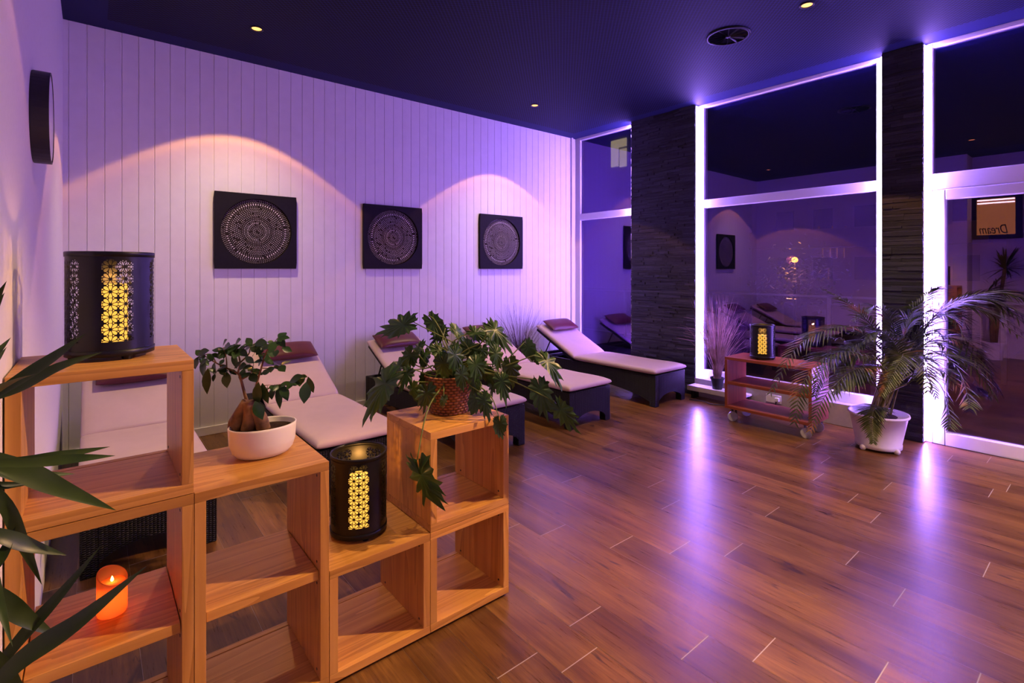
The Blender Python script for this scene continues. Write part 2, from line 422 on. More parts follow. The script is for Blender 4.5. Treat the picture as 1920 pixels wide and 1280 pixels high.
structure(MB().box(-.165, 5.34, YB-.014, YB, 0, .075).build('baseboard_back', M['white_paint'], bevel=.004))
structure(MB().box(XL-.12, XL, 1.70, YB+.1, 0, CEIL).build('wall_left', M['plaster']))
structure(MB().box(-.72, XL-.121, 1.70, 1.80, 0, CEIL).build('wall_return', M['dark_wall']))
structure(MB().box(-1.0, -.60, -3.3, 1.699, 0, CEIL).build('wall_side', M['dark_wall']))
structure(MB().box(-1.0, XW+.2, -3.35, -3.25, 0, CEIL).build('wall_front', M['dark_wall']))
structure(MB().box(XW, XW+.2, -3.3, -1.05, 0, CEIL).build('wall_right', M['dark_wall']))

# stacked slate pillars between the windows
def slate_pillar(y0, y1, label, seed):
    rng = random.Random(seed); v = []; f = []; a = []
    def bx(x0, x1, ya, yb, z0, z1):
        n = len(v); v.extend([(x0,ya,z0),(x1,ya,z0),(x1,yb,z0),(x0,yb,z0),(x0,ya,z1),(x1,ya,z1),(x1,yb,z1),(x0,yb,z1)])
        f.extend(tuple(q+n for q in t) for t in [(0,3,2,1),(4,5,6,7),(0,1,5,4),(1,2,6,5),(2,3,7,6),(3,0,4,7)])
        a.extend([rng.random()]*6)
    bx(5.37, XW+.2, y0+.006, y1-.006, 0, CEIL)
    z = 0.0
    while z < CEIL-.004:
        h = rng.choice((.014,.018,.022,.027,.032)); z1 = min(z+h, CEIL)
        y = y0
        while y < y1-.004:
            l = rng.uniform(.07,.32); ye = y1 if y1-(y+l) < .05 else y+l
            px = 5.352 + rng.choice((-.008,-.004,0,0,.003,.006))
            e0 = y + (rng.uniform(0,.004) if y == y0 else .0006); e1 = ye - (rng.uniform(0,.004) if ye == y1 else .0006)
            bx(px, 5.40, e0, e1, z+.0006, z1-.0006); y = ye
        z = z1
    me = bpy.data.meshes.new('stone_pillar'); me.from_pydata(v, [], f); me.materials.append(M['slate'])
    t = me.attributes.new('stone', 'FLOAT', 'FACE')
    for i, q in enumerate(a): t.data[i].value = q
    o = bpy.data.objects.new('stone_pillar', me); C.objects.link(o)
    tag(o, label, None, None, 'structure')
P1 = (3.182, 4.082); P2 = (1.098, 1.385)
slate_pillar(*P1, 'wide dark slate pillar behind the farthest lounger', 3)
slate_pillar(*P2, 'narrow dark slate pillar behind the potted palm', 4)

# windows and the glazed door (frame profiles run along y in the plane x = XW)
XD = XW+.07
def frame_part(rects, name, parent=None):
    b = MB()
    for y0, y1, z0, z1 in rects: b.box(XW, XD, y0, y1, z0, z1)
    return b.build(name, M['frame_white'], parent, bevel=.006)
def pane_part(rects, parent):
    for y0, y1, z0, z1 in rects:
        MB().box(XW+.030, XW+.036, y0, y1, z0, z1).build('pane', M['glass'], parent)
        bd = MB()
        for a in ((y0,y0+.012,z0,z1), (y1-.012,y1,z0,z1), (y0,y1,z0,z0+.012), (y0,y1,z1-.012,z1)):
            bd.box(XW+.012, XW+.030, *a)
        bd.build('glazing_bead', M['frame_white'], parent)
TZ0, TZ1, TOP = 2.155, 2.247, 3.305
w1 = thing('window_1', 'narrow window between the panelled wall and the wide slate pillar', None, kind='structure')
frame_part([(4.082,4.14,0,CEIL), (5.04,5.137,0,CEIL), (4.14,5.04,TOP,CEIL), (4.14,5.04,TZ0,TZ1), (4.14,5.04,.20,.30)], 'frame', w1)
pane_part([(4.13,5.05,TZ1-.01,TOP+.01), (4.13,5.05,.29,TZ0+.01)], w1)
w2 = thing('window_2', 'tall window between the two slate pillars', None, kind='structure')
frame_part([(3.115,3.182,.20,CEIL), (1.385,1.445,.20,CEIL), (1.445,3.115,TOP,CEIL), (1.445,3.115,TZ0,TZ1), (1.445,3.115,.20,.30)], 'frame', w2)
pane_part([(1.435,3.125,TZ1-.01,TOP+.01), (1.435,3.125,.29,TZ0+.01)], w2)
w3 = thing('window_3', 'window pane above the glazed door', None, kind='structure')
frame_part([(1.05,1.098,0,CEIL), (-1.05,-1.0,0,CEIL), (-1.0,1.05,TOP,CEIL), (-1.0,1.05,2.112,TZ1)], 'frame', w3)
pane_part([(-1.01,1.06,TZ1-.01,TOP+.01)], w3)
d1 = thing('door_1', 'white framed glass terrace door', None, kind='structure')
b = MB()
for a in ((.965,1.046,.004,2.106), (-.996,-.915,.004,2.106), (-.915,.965,2.025,2.106), (-.915,.965,.004,.107)):
    b.box(XW-.012, XW+.055, *a)
b.build('leaf_frame', M['frame_white'], d1, bevel=.006)
pane_part([(-.925,.975,.097,2.035)], d1)
structure(MB().box(XW-.02, XW+.1, -1.0, 1.05, -.02, .004).build('trim_2', M['black_plastic']))
# closed sill box below window 2 and window 1
structure(MB().box(5.345, XD, P2[1], P1[0], 0, .205).build('trim_1', M['sill_grey'], bevel=.004))
structure(MB().box(5.345, XD, P1[1], YB, 0, .205).build('trim_3', M['white_paint'], bevel=.004))
structure(MB().box(5.34, XD, 5.05, YB+.1, 0, CEIL).build('trim_4', M['white_paint'])) if False else None
structure(MB().box(5.33, 5.36, YB-.03, YB+.03, 0, CEIL).box(5.36, XW+.02, YB+.0, YB+.08, 0, CEIL).build('trim_5', M['white_paint'], bevel=.003))

# LED strips on the pillar flanks
def led(yf, sgn, z0, label):
    t = thing('led_strip', label, 'light strip', (0,0,0))
    MB().box(5.362, 5.424, min(yf, yf+sgn*.004), max(yf, yf+sgn*.004), z0, CEIL-.012).build('backing', M['socket_white'], t)
    MB().box(5.372, 5.414, min(yf+sgn*.004, yf+sgn*.010), max(yf+sgn*.004, yf+sgn*.010), z0+.01, CEIL-.02).build('light_tape', M['led'], t)
led(P1[0]-.0005, -1, .21, 'violet light strip on the right flank of the wide slate pillar')
led(P2[0]-.0005, -1, .01, 'violet light strip between the narrow slate pillar and the glass door')
led(P2[1]+.0005, 1, .21, 'violet light strip on the far flank of the narrow slate pillar')
led(P1[1]+.0005, 1, .21, 'violet light strip behind the wide slate pillar beside the corner window')
led(-1.0495, 1, .01, 'added unseen violet light strip at the far jamb of the glass door')  # out of view, added to raise the violet ambient light

# downlights
def downlight(x, y, watts, cone, label):
    t = thing('ceiling_downlight', label or 'unseen recessed ceiling downlight above the camera end of the room', 'ceiling light', (x, y, CEIL), group='ceiling downlights')
    MB().lathe([(.036,-.001), (.048,-.001), (.050,-.006), (.037,-.006)], n=24, close=True).build('ring', M['black_metal'], t, smooth=True)
    MB().lathe([(0,-.0025), (.034,-.0025), (.036,-.0005), (0,-.0005)], n=20).build('bulb', M['bulb'], t)
    ld = bpy.data.lights.new('downlight_beam', 'SPOT'); ld.energy = watts
    ld.spot_size = R(cone); ld.spot_blend = .05 if cone > 60 else .6; ld.shadow_soft_size = .028
    # reflector beam: strongest on axis, weaker towards the cut-off angle
    ld.use_nodes = True; nt = ld.node_tree; em = nt.nodes['Emission']
    tc = nt.nodes.new('ShaderNodeTexCoord'); sx = nt.nodes.new('ShaderNodeSeparateXYZ'); nt.links.new(tc.outputs['Normal'], sx.inputs[0])
    ab = nt.nodes.new('ShaderNodeMath'); ab.operation = 'ABSOLUTE'; nt.links.new(sx.outputs[2], ab.inputs[0])
    mr = nt.nodes.new('ShaderNodeMapRange'); mr.inputs[1].default_value = .657; mr.inputs[2].default_value = 1.0
    nt.links.new(ab.outputs[0], mr.inputs[0])
    cr = nt.nodes.new('ShaderNodeValToRGB'); e = cr.color_ramp.elements
    for q in range(3): e.new(.5)
    for q, (p_, v_) in zip(e, BEAM if cone > 60 else WIDE): q.position = p_; q.color = v_ + (1,)
    nt.links.new(mr.outputs[0], cr.inputs[0]); nt.links.new(cr.outputs[0], em.inputs[0])
    lo = bpy.data.objects.new('downlight_beam', ld); C.objects.link(lo); lo.parent = t; lo.location = (0,0,-.012)
    if cone < 60: lo.rotation_euler = Vector((-2.75, 1.50, -3.05)).to_track_quat('-Z', 'Y').to_euler()   # swivelled towards the shelves
for d in DOWNLIGHTS: downlight(*d)

# round swirl vent
t = thing('ceiling_vent', 'round swirl air vent in the dark perforated ceiling', 'air vent', (3.975, 2.07, CEIL))
MB().lathe([(.150,-.001), (.165,-.001), (.168,-.010), (.152,-.016), (.148,-.010)], n=48, close=True).build('rim', M['black_metal'], t, smooth=True)
MB().lathe([(0,-.001), (.15,-.001), (.15,-.003), (0,-.003)], n=40).build('backing', M['void'], t)
MB().lathe([(0,-.018), (.018,-.016), (.02,-.003), (0,-.003)], n=20).build('hub', M['black_metal'], t, smooth=True)
for k in range(12):
    q = 2*PI*k/12; b = MB(); c, s_ = math.cos(q), math.sin(q)
    P = [(.019,-.002,-.006), (.148,-.003,-.006), (.148,.004,-.016), (.019,.002,-.014), ]
    vs = [(p[0]*c-p[1]*s_, p[0]*s_+p[1]*c, p[2]) for p in P]; vs += [(x_, y_, z_-.0015) for x_, y_, z_ in vs]
    b.add(vs, [(0,1,2,3),(7,6,5,4),(0,4,5,1),(1,5,6,2),(2,6,7,3),(3,7,4,0)]); b.build('blade', M['black_metal'], t)

# drum shaped wall lamp
t = thing('wall_lamp', 'round black drum wall lamp on the left wall', 'wall lamp', (XL, 2.61, 2.02))
def xlathe(prof, n=48):
    b = MB(); vs = [(x_, r*math.cos(2*PI*k/n), r*math.sin(2*PI*k/n)) for r, x_ in prof for k in range(n)]; m_ = len(prof)
    fs = [(i*n+k, i*n+(k+1) % n, (i+1)*n+(k+1) % n, (i+1)*n+k) for i in range(m_-1) for k in range(n)]
    if prof[0][0] > 1e-6: fs.append(tuple(range(n)))
    if prof[-1][0] > 1e-6: fs.append(tuple((m_-1)*n+k for k in range(n)))
    b.add(vs, fs); return b
xlathe([(.168,0), (.170,.003), (.170,.052), (.164,.052), (.162,.044), (.0,.044)]).build('housing', M['black_plastic'], t, smooth=False)
xlathe([(.161,.0445), (.158,.050), (.0,.0515)]).build('diffuser', M['diffuser'], t, smooth=True)

# ================================================================= WALL PANELS
def mandala(x0, label):
    Wd, Ht, dp = .695, .685, .032
    t = thing('wall_art_panel', label, 'wall art', (x0+Wd/2, YB-.001, 1.455+Ht/2), group='black mandala panels on the white wall')
    n = 64; rc = .300; b = MB()
    # square board with a round opening (front face y = -dp), local x/z
    ring = [(rc*math.cos(2*PI*k/n), rc*math.sin(2*PI*k/n)) for k in range(n)]
    sq = []
    for k in range(n):
        c, s_ = math.cos(2*PI*k/n), math.sin(2*PI*k/n); m_ = max(abs(c)/(Wd/2), abs(s_)/(Ht/2)); sq.append((c/m_, s_/m_))
    vs = [(x, -dp, z) for x, z in ring] + [(x, -dp, z) for x, z in sq] + [(x, 0, z) for x, z in sq] + [(x, -dp+.022, z) for x, z in ring]
    fs = []
    for k in range(n):
        j = (k+1) % n
        fs += [(k, j, n+j, n+k), (n+k, n+j, 2*n+j, 2*n+k), (k, 3*n+k, 3*n+j, j)]
    fs.append(tuple(2*n+k for k in range(n)))
    b.add(vs, fs); b.build('board', M['art_board'], t)
    d = MB(); prof = [(0, -.016), (.10, -.0155), (.20, -.0138), (.27, -.0115), (.299, -.0095)]
    vs = [(r*math.cos(2*PI*k/n), y, r*math.sin(2*PI*k/n)) for r, y in prof for k in range(n)]
    fs = [(i*n+k, i*n+(k+1) % n, (i+1)*n+(k+1) % n, (i+1)*n+k) for i in range(len(prof)-1) for k in range(n)]
    d.add(vs, fs); disc = d.build('relief_disc', M['art_disc'], t, smooth=True)
    e = MB(); rng = random.Random(2)
    rows = [(.018,8,.0035,.0022), (.032,16,.004,.0022), (.046,20,.003,.002), (.062,30,.0035,.002), (.078,34,.0065,.0030), (.092,42,.003,.002), (.106,44,.0045,.0026),
            (.122,50,.003,.0018), (.138,56,.0035,.002), (.152,60,.0045,.0026), (.168,64,.0045,.0026), (.184,70,.005,.0028), (.199,74,.0045,.0026), (.214,78,.005,.0028),
            (.229,80,.003,.002), (.248,76,.0105,.0042), (.266,96,.0035,.0024), (.278,104,.003,.0022), (.289,110,.0035,.0022)]
    for r, cnt, la, lb in rows:
        y = np.interp(r, [p[0] for p in prof], [p[1] for p in prof]) - .0022
        for k in range(cnt):
            if rng.random() < .06: continue
            q = 2*PI*(k+.5*(rows.index((r,cnt,la,lb)) % 2))/cnt; c, s_ = math.cos(q), math.sin(q); jl = la*rng.uniform(.8,1.1); jb = lb*rng.uniform(.8,1.1)
            P = []
            for m_ in range(6):
                a_ = 2*PI*m_/6; pr = r+jl*math.cos(a_); pt = jb*math.sin(a_)
                P.append((pr*c-pt*s_, float(y), pr*s_+pt*c))
            P.append((r*c, float(y)-.0016, r*s_))
            P2_ = [(x_, float(y)+.003, z_) for x_, _, z_ in P[:6]]
            e.add(P+P2_, [(m_, (m_+1) % 6, 6) for m_ in range(6)] + [(m_, (m_+1) % 6, 7+(m_+1) % 6, 7+m_) for m_ in range(6)])
    e.build('inlay', M['art_inlay'], disc)
M['art_board'] = plain('black_lacquered_board', (.012,.010,.013), .7, .15, var=.1)
M['art_disc'] = plain('dark_bronze_relief', (.020,.012,.010), .7, .2, 0, var=.6, scale=45, bump=.5)
M['art_inlay'] = plain('silver_inlay', (.75,.70,.72), .4, .6, 0, var=.15)
mandala(.827, 'square black wall panel with a round silver mandala, nearest the left wall')
mandala(2.195, 'square black wall panel with a round silver mandala, middle one of three')
mandala(3.700, 'square black wall panel with a round silver mandala, nearest the windows')

# ================================================================= SUN LOUNGERS
def cushion(L, Wd, T, n=12, m=3.2, nu=26, nv=16, sag=0.0):
    """puffed pad lying on z = 0, u along y, v along x"""
    b = MB(); top = []; bot = []
    def f(u, v): return max(0.0, (1-abs(u)**n)*(1-abs(v)**n))**(1/m)
    us = [math.sin(PI/2*(2*i/(nu-1)-1)) for i in range(nu)]; vs_ = [math.sin(PI/2*(2*j/(nv-1)-1)) for j in range(nv)]
    for u in us:
        for v in vs_:
            h = f(u, v)
            top.append((v*Wd/2, (u+1)*L/2, T/2+T/2*h + sag*noise.noise(Vector((u*2, v*2, L)))*h))
            bot.append((v*Wd/2, (u+1)*L/2, T/2-T/2*h))
    N = nu*nv; fs = []
    for i in range(nu-1):
        for j in range(nv-1):
            q = (i*nv+j, i*nv+j+1, (i+1)*nv+j+1, (i+1)*nv+j)
            fs += [q, tuple(N+k for k in q[::-1])]
    b.add(top+bot, fs); return b
def panel_with_arch(along, a0, a1, fixed0, fixed1, z1, zl, zm):
    b = MB(); N = 14
    for k in range(N):
        s0, s1 = a0+(a1-a0)*k/N, a0+(a1-a0)*(k+1)/N
        za = zl+(zm-zl)*math.sin(PI*k/N)**.6; zb = zl+(zm-zl)*math.sin(PI*(k+1)/N)**.6
        if along == 'y': P = [(fixed0,s0,za),(fixed1,s0,za),(fixed1,s1,zb),(fixed0,s1,zb),(fixed0,s0,z1),(fixed1,s0,z1),(fixed1,s1,z1),(fixed0,s1,z1)]
        else: P = [(s0,fixed0,za),(s1,fixed0,zb),(s1,fixed1,zb),(s0,fixed1,za),(s0,fixed0,z1),(s1,fixed0,z1),(s1,fixed1,z1),(s0,fixed1,z1)]
        fs = [(0,3,2,1),(4,5,6,7)]
        fs += [(0,1,5,4),(2,3,7,6),(1,2,6,5),(3,0,4,7)]
        b.add(P, fs)
    return b
TILT = 26.0
def make_lounger():
    t = thing('sun_lounger', '', 'sun lounger', (0,0,0), group='sun loungers along the panelled wall')
    hw, Ln, H1 = .28, 1.90, .335
    for sx in (-1, 1):
        for y0 in (0, Ln-.075):
            MB().box(min(sx*hw, sx*(hw-.07)), max(sx*hw, sx*(hw-.07)), y0, y0+.075, 0, H1).build('leg', M['wicker'], t, bevel=.006)
        panel_with_arch('y', .075, Ln-.075, min(sx*hw, sx*(hw-.03)), max(sx*hw, sx*(hw-.03)), H1, .05, .155).build('side_panel', M['wicker'], t)
    for y0 in (0, Ln-.03):
        panel_with_arch('x', -hw+.07, hw-.07, y0, y0+.03, H1, .055, .125).build('end_panel', M['wicker'], t)
    MB().box(-hw+.03, hw-.03, .03, 1.20, H1-.03, H1-.004).build('deck', M['wicker'], t)
    yh = 1.17
    cushion(1.185, .585, .064, sag=.006).build('seat_cushion', M['cream'], t, smooth=True, loc=(0, -.012, H1+.001))
    tl = R(TILT)
    bf = MB().box(-.27, .27, .02, .735, -.034, -.006).build('backrest_frame', M['wicker'], t, loc=(0, yh+.01, H1+.012)); bf.rotation_euler = (tl,0,0)
    for sx in (-.2, .2):
        top = Vector((sx, yh+.01+.52*math.cos(tl), H1+.012+.52*math.sin(tl)-.03)); ft = Vector((sx, yh+.62, H1-.04))
        MB().tube([top, ft], .008, 8).build('support_rod', M['black_metal'], t)
    MB().box(-hw+.03, hw-.03, yh+.56, yh+.60, H1-.05, H1-.015).build('crossbar', M['black_metal'], t)
    bc = cushion(.755, .585, .064, sag=.004).build('backrest_cushion', M['cream'], t, smooth=True, loc=(0, yh+.004, H1+.006)); bc.rotation_euler = (tl,0,0)
    return t
LABELS = ['cream cushioned wicker sun lounger against the left wall behind the tallest shelf stack',
          'cream cushioned wicker sun lounger behind the bonsai pot',
          'cream cushioned wicker sun lounger directly behind the plant in the woven basket',
          'cream cushioned wicker sun lounger second from the windows',
          'cream cushioned wicker sun lounger in front of the wide slate pillar, nearest the windows']
PLAB = ['burgundy headrest pillow on the lounger against the left wall', 'burgundy headrest pillow on the lounger behind the bonsai pot',
        'burgundy headrest pillow on the lounger behind the basket plant', 'burgundy headrest pillow on the second lounger from the windows',
        'burgundy headrest pillow on the lounger nearest the windows']
proto = make_lounger()
pil = cushion(.235, .47, .085, n=3.2, m=1.9, nu=18, nv=22).build('headrest_pillow', M['burgundy'], None, smooth=True)
tag(pil, '', 'pillow', 'burgundy headrest pillows')
def make_pillow_seam():
    b = MB(); b.box(-.225, .225, .004, .231, .0405, .0445); return b.build('piping', M['burgundy'], pil, bevel=.002)
make_pillow_seam()
LX = [(.235, 3.10, 0, .02), (1.345, 3.15, 0, .02), (2.49, 3.19, 0, -.02), (3.59, 3.20, 0, .0), (4.83, 3.16, 0, .015)]
for i, (x, y, rz, po) in enumerate(LX):
    o = proto if i == 0 else copy_tree(proto)
    o.location = (x, y, 0); o.rotation_euler = (0,0,rz); o['label'] = LABELS[i]
    p = pil if i == 0 else copy_tree(pil)
    s_ = .44 if i == 0 else .505; tl = R(TILT)
    p.location = (x+po, y+1.174+s_*math.cos(tl)-.066*math.sin(tl), .341+s_*math.sin(tl)+.066*math.cos(tl)+.004)
    p.rotation_euler = (tl, 0, random.uniform(-.03,.03)); p['label'] = PLAB[i]

# ================================================================= CUBE SHELVES
SY0, SY1 = 1.76, 2.148
def shelf_unit(x0, z0, h, label, mid=False, feet=False):
    t = thing('cube_shelf', label, 'shelf', (x0, SY0, z0), group='oak cube shelves')
    W_, D, T = .3985, SY1-SY0, .030
    zb = .0
    for nm, za in (('bottom_panel', 0), ('top_panel', h-T)):
        b = MB().box(0, W_, 0, D-.030, za, za+T).box(0, W_, D-.0265, D, za, za+T).box(0, W_, D-.030, D-.0265, za, za+T-.006) if nm[0] == 'b' else MB().box(0, W_, 0, D, za, za+T)
        b.build(nm, M['oak_x'], t, bevel=.0012)
    for xa in (0, W_-T):
        MB().box(xa, xa+T, 0, D, T+.0006, h-T-.0006).build('side_panel', M['oak_z'], t, bevel=.0012)
    if mid:
        MB().box(T+.0025, W_-T-.0025, .012, D-.01, h/2-T/2, h/2+T/2).build('middle_shelf', M['oak_x'], t, bevel=.0012)
    for yb_ in (.035, D-.05):
        for zz in ((T+.022, h-T-.022) if not mid else (T+.022, h/2-T/2-.022, h/2+T/2+.022, h-T-.022)):
            if yb_ < .1 or not mid:
                bb = MB(); n = 12
                vs = [(W_-T-.0012, yb_+.0045*math.cos(2*PI*k/n), zz+.0045*math.sin(2*PI*k/n)) for k in range(n)] + [(W_-T+.002, yb_+.0045*math.cos(2*PI*k/n), zz+.0045*math.sin(2*PI*k/n)) for k in range(n)]
                bb.add(vs, [tuple(range(n))] + [(k, (k+1) % n, n+(k+1) % n, n+k) for k in range(n)]); bb.build('screw', M['black_metal'], t)
    if feet:
        for fx in (.04, W_-.04):
            for fy in (.05, D-.05):
                MB().lathe([(.014,-.012), (.016,-.009), (.016,0)], c=(fx,fy,0), n=14).build('glide_foot', M['grey_plastic'], t)
X0 = -.166
shelf_unit(X0, .012, .775, 'tall open oak shelf unit at the left wall holding the small orange candle', True, True)
shelf_unit(X0, .7890, .394, 'single oak cube stacked on the left wall unit, a black lantern standing on it')
shelf_unit(X0+.400, .012, .775, 'tall open oak shelf unit with the white bonsai pot on top', True, True)
shelf_unit(X0+.800, .012, .394, 'low oak cube with a black lantern on top, between tall unit and plant stack', False, True)
shelf_unit(X0+1.200, .012, .394, 'bottom oak cube of the end stack under the basket plant', False, True)
shelf_unit(X0+1.200, .4080, .394, 'upper oak cube of the end stack, carrying the woven basket plant')
TOP1, TOP2, TOP3, TOP4, MID1 = .7890+.394, .787, .406, .8020, .012+.775/2+.015

# ================================================================= LANTERNS AND CANDLES
def make_lantern(label, loc, rz):
    t = thing('lantern', label, 'lantern', loc, rz, 'pierced black metal lanterns')
    n = 80; Hh = .318; z0 = .014
    me = bpy.data.meshes.new('pierced_body'); v = []; f = []; uvs = []
    for k in range(n+1):
        q = 2*PI*k/n
        for r in (LR, LR-.0012):
            for z in (z0, Hh): v.append((r*math.cos(q), r*math.sin(q), z))
    for k in range(n):
        a, b_ = k*4, (k+1)*4
        f.append((a, b_, b_+1, a+1)); uvs.append([(k,0),(k+1,0),(k+1,1),(k,1)])
        f.append((a+3, b_+3, b_+2, a+2)); uvs.append([(k,1),(k+1,1),(k+1,0),(k,0)])
    me.from_pydata(v, [], f); ul = me.uv_layers.new(name='UVMap'); i = 0
    for q in uvs:
        for k, h_ in q:
            ul.data[i].uv = (2*PI*LR*k/n, h_*(Hh-z0)); i += 1
    for p in me.polygons: p.use_smooth = True
    me.materials.append(M['lantern']); o = bpy.data.objects.new('pierced_body', me); C.objects.link(o); o.parent = t
    MB().lathe([(LR-.003, Hh-.014), (LR+.0022, Hh-.014), (LR+.0026, Hh-.001), (LR+.001, Hh+.001), (LR-.003, Hh+.001)], n=64, close=True).build('top_rim', M['black_metal'], t, smooth=True)
    MB().lathe([(0, .012), (LR+.002, .012), (LR+.0028, .030), (LR+.0005, .031), (LR-.002, .016), (0, .016)], n=64).build('base_rim', M['black_metal'], t, smooth=True)
    for k in range(3):
        q = 2*PI*k/3+.5
        MB().lathe([(.012, 0), (.015, .012)], c=(.088*math.cos(q), .088*math.sin(q), 0), n=14).build('foot', M['black_metal'], t)
    return t
def lantern_candle(label, loc):
    t = thing('led_candle', label, 'candle', loc, group='glowing candles inside the lanterns')
    r = .042
    MB().lathe([(0, 0), (r, 0), (r, .200), (r-.004, .206), (r-.010, .200), (0, .192)], n=32).build('wax', M['wax_amber'], t, smooth=True)
    MB().lathe([(0, .190), (.005, .193), (.0055, .198), (.002, .203), (0, .205)], n=12).build('flame', M['flame'], t, smooth=True)
    ld = bpy.data.lights.new('candle_glow', 'POINT'); ld.energy = .9; ld.color = (1,.45,.10); ld.shadow_soft_size = .008
    lo = bpy.data.objects.new('candle_glow', ld); C.objects.link(lo); lo.parent = t; lo.location = (0,0,.222)
LN = [('black pierced metal lantern on the highest cube at the left wall', (.045, 1.985, TOP1), .449),
      ('black pierced metal lantern on the low cube between the shelf stacks', (.825, 1.965, TOP3), -.084),
      ('black pierced metal lantern on the wheeled wooden cart by the window', (4.86, 2.195, .6135), .42)]
CL = ['glowing amber candle inside the lantern on the highest cube', 'glowing amber candle inside the lantern on the low cube', 'glowing amber candle inside the lantern on the wheeled cart']
for (lb, lc, rz), cl in zip(LN, CL):
    make_lantern(lb, lc, rz); lantern_candle(cl, (lc[0], lc[1], lc[2]+.0165))

# orange LED pillar candle with a slanted hollow top
def slant_candle():
    t = thing('pillar_candle', 'small glowing orange candle with a slanted top on the tall left shelf', 'candle', (.047, 1.955, MID1+.001))
    n = 36; r, ri = .0375, .0335; b = MB()
    top = lambda q: .112 + .018*math.cos(q-2.2)
    vs = []
    for rr, zf in ((r*.94, lambda q: 0), (r, lambda q: .006), (r, lambda q: top(q)-.002), (r-.001, lambda q: top(q)), (ri, lambda q: top(q)-.001), (ri, lambda q: .008)):
        vs += [(rr*math.cos(2*PI*k/n), rr*math.sin(2*PI*k/n), zf(2*PI*k/n)) for k in range(n)]
    fs = [(i*n+k, i*n+(k+1) % n, (i+1)*n+(k+1) % n, (i+1)*n+k) for i in range(5) for k in range(n)]
    fs += [tuple(range(n))[::-1], tuple(5*n+k for k in range(n))]
    b.add(vs, fs); b.build('wax', M['wax_orange'], t, smooth=True)
    MB().lathe([(0,.086), (ri-.001,.088), (ri-.001,.091), (.006,.090), (0,.0905)], n=28).build('inner_wax', M['wax_orange'], t, smooth=True)
    MB().lathe([(0, .092), (.0035, .095), (.0042, .099), (.002, .106), (0, .110)], n=12).build('flame', M['flame'], t, smooth=True)
    ld = bpy.data.lights.new('candle_glow', 'POINT'); ld.energy = 1.6; ld.color = (1,.45,.14); ld.shadow_soft_size = .012
    lo = bpy.data.objects.new('candle_glow', ld); C.objects.link(lo); lo.parent = t; lo.location = (0,0,.062)
slant_candle()

# ================================================================= WHEELED CART, LEDGE, SOCKET
CX0, CX1, CY0, CY1, CB, CT = 4.69, 5.07, 1.708, 2.476, .122, .612
t = thing('wheeled_cart', 'reddish wooden shelf cart on castors in front of the tall window', 'cart', (CX0, CY0, 0))
L_, D_ = CY1-CY0, CX1-CX0; T = .026
MB().box(0, D_, 0, L_, CT-T, CT).build('top_panel', M['cherry_y'], t, bevel=.0015)
MB().box(0, D_, 0, L_, CB, CB+T).build('bottom_panel', M['cherry_y'], t, bevel=.0015)
MB().box(.006, D_-.004, T+.001, L_-T-.001, .352, .352+T).build('middle_shelf', M['cherry_y'], t, bevel=.0015)
for y0 in (0, L_-T): MB().box(0, D_, y0, y0+T, CB+T+.0005, CT-T-.0005).build('side_panel', M['cherry_z'], t, bevel=.0015)
for cx_, cy_ in ((.055,.06), (.055,L_-.06), (D_-.055,.06), (D_-.055,L_-.06)):
    c = MB().box(cx_-.022, cx_+.022, cy_-.022, cy_+.022, CB-.012, CB-.001).box(cx_-.006, cx_+.03, cy_-.020, cy_-.016, .04, CB-.012).box(cx_-.006, cx_+.03, cy_+.016, cy_+.020, .04, CB-.012).build('castor', M['black_plastic'], t)
    wl = MB(); n = 28; vs = []
    for yy, rr in ((-.013,.0), (-.013,.030), (-.013,.042), (-.010,.045), (.010,.045), (.013,.042), (.013,.030), (.013,.0)):
        vs += [(cx_-.016+rr*math.cos(2*PI*k/n)*.62+yy*.78, cy_+yy*.62-rr*math.cos(2*PI*k/n)*.78, .045+rr*math.sin(2*PI*k/n)) for k in range(n)]
    wl.add(vs, [(i*n+k, i*n+(k+1) % n, (i+1)*n+(k+1) % n, (i+1)*n+k) for i in range(7) for k in range(n)])
    wl.build('wheel', M['grey_plastic'], c, smooth=False)

t = thing('window_ledge', 'low slatted ledge under the tall window holding the grass pot', 'ledge', (5.19, 2.52, 0))
for k in range(7): MB().box(.001+k*.0215, .0175+k*.0215, 0, .655, .125, .145).build('slat', M['frame_white'], t, bevel=.001)
MB().box(-.012, 0, 0, .655, .095, .147).build('front_board', M['sill_grey'], t, bevel=.001)
for y0 in (.03, .60): MB().box(.03, .14, y0, y0+.03, 0, .125).build('bracket', M['black_metal'], t)

t = thing('wall_socket', 'white double power socket on the sill box behind the cart', 'socket', (5.345, 2.30, .135))
MB().box(-.009, 0, -.075, .075, -.04, .04).build('cover', M['socket_white'], t, bevel=.003)
MB().box(-.034, -.009, -.06, -.02, -.018, .018).build('plug', M['socket_white'], t, bevel=.004)
cab = MB().tube(spline([(5.10,3.10,.012), (5.14,2.95,.012), (5.10,2.85,.012), (5.16,2.72,.012), (5.12,2.60,.012), (5.22,2.45,.012), (5.31,2.30,.04), (5.318,2.262,.126)], 50), .006, 6).build('power_cable', M['black_plastic'], None, smooth=True)
tag(cab, 'black power cable lying on the floor under the window ledge', 'cable')

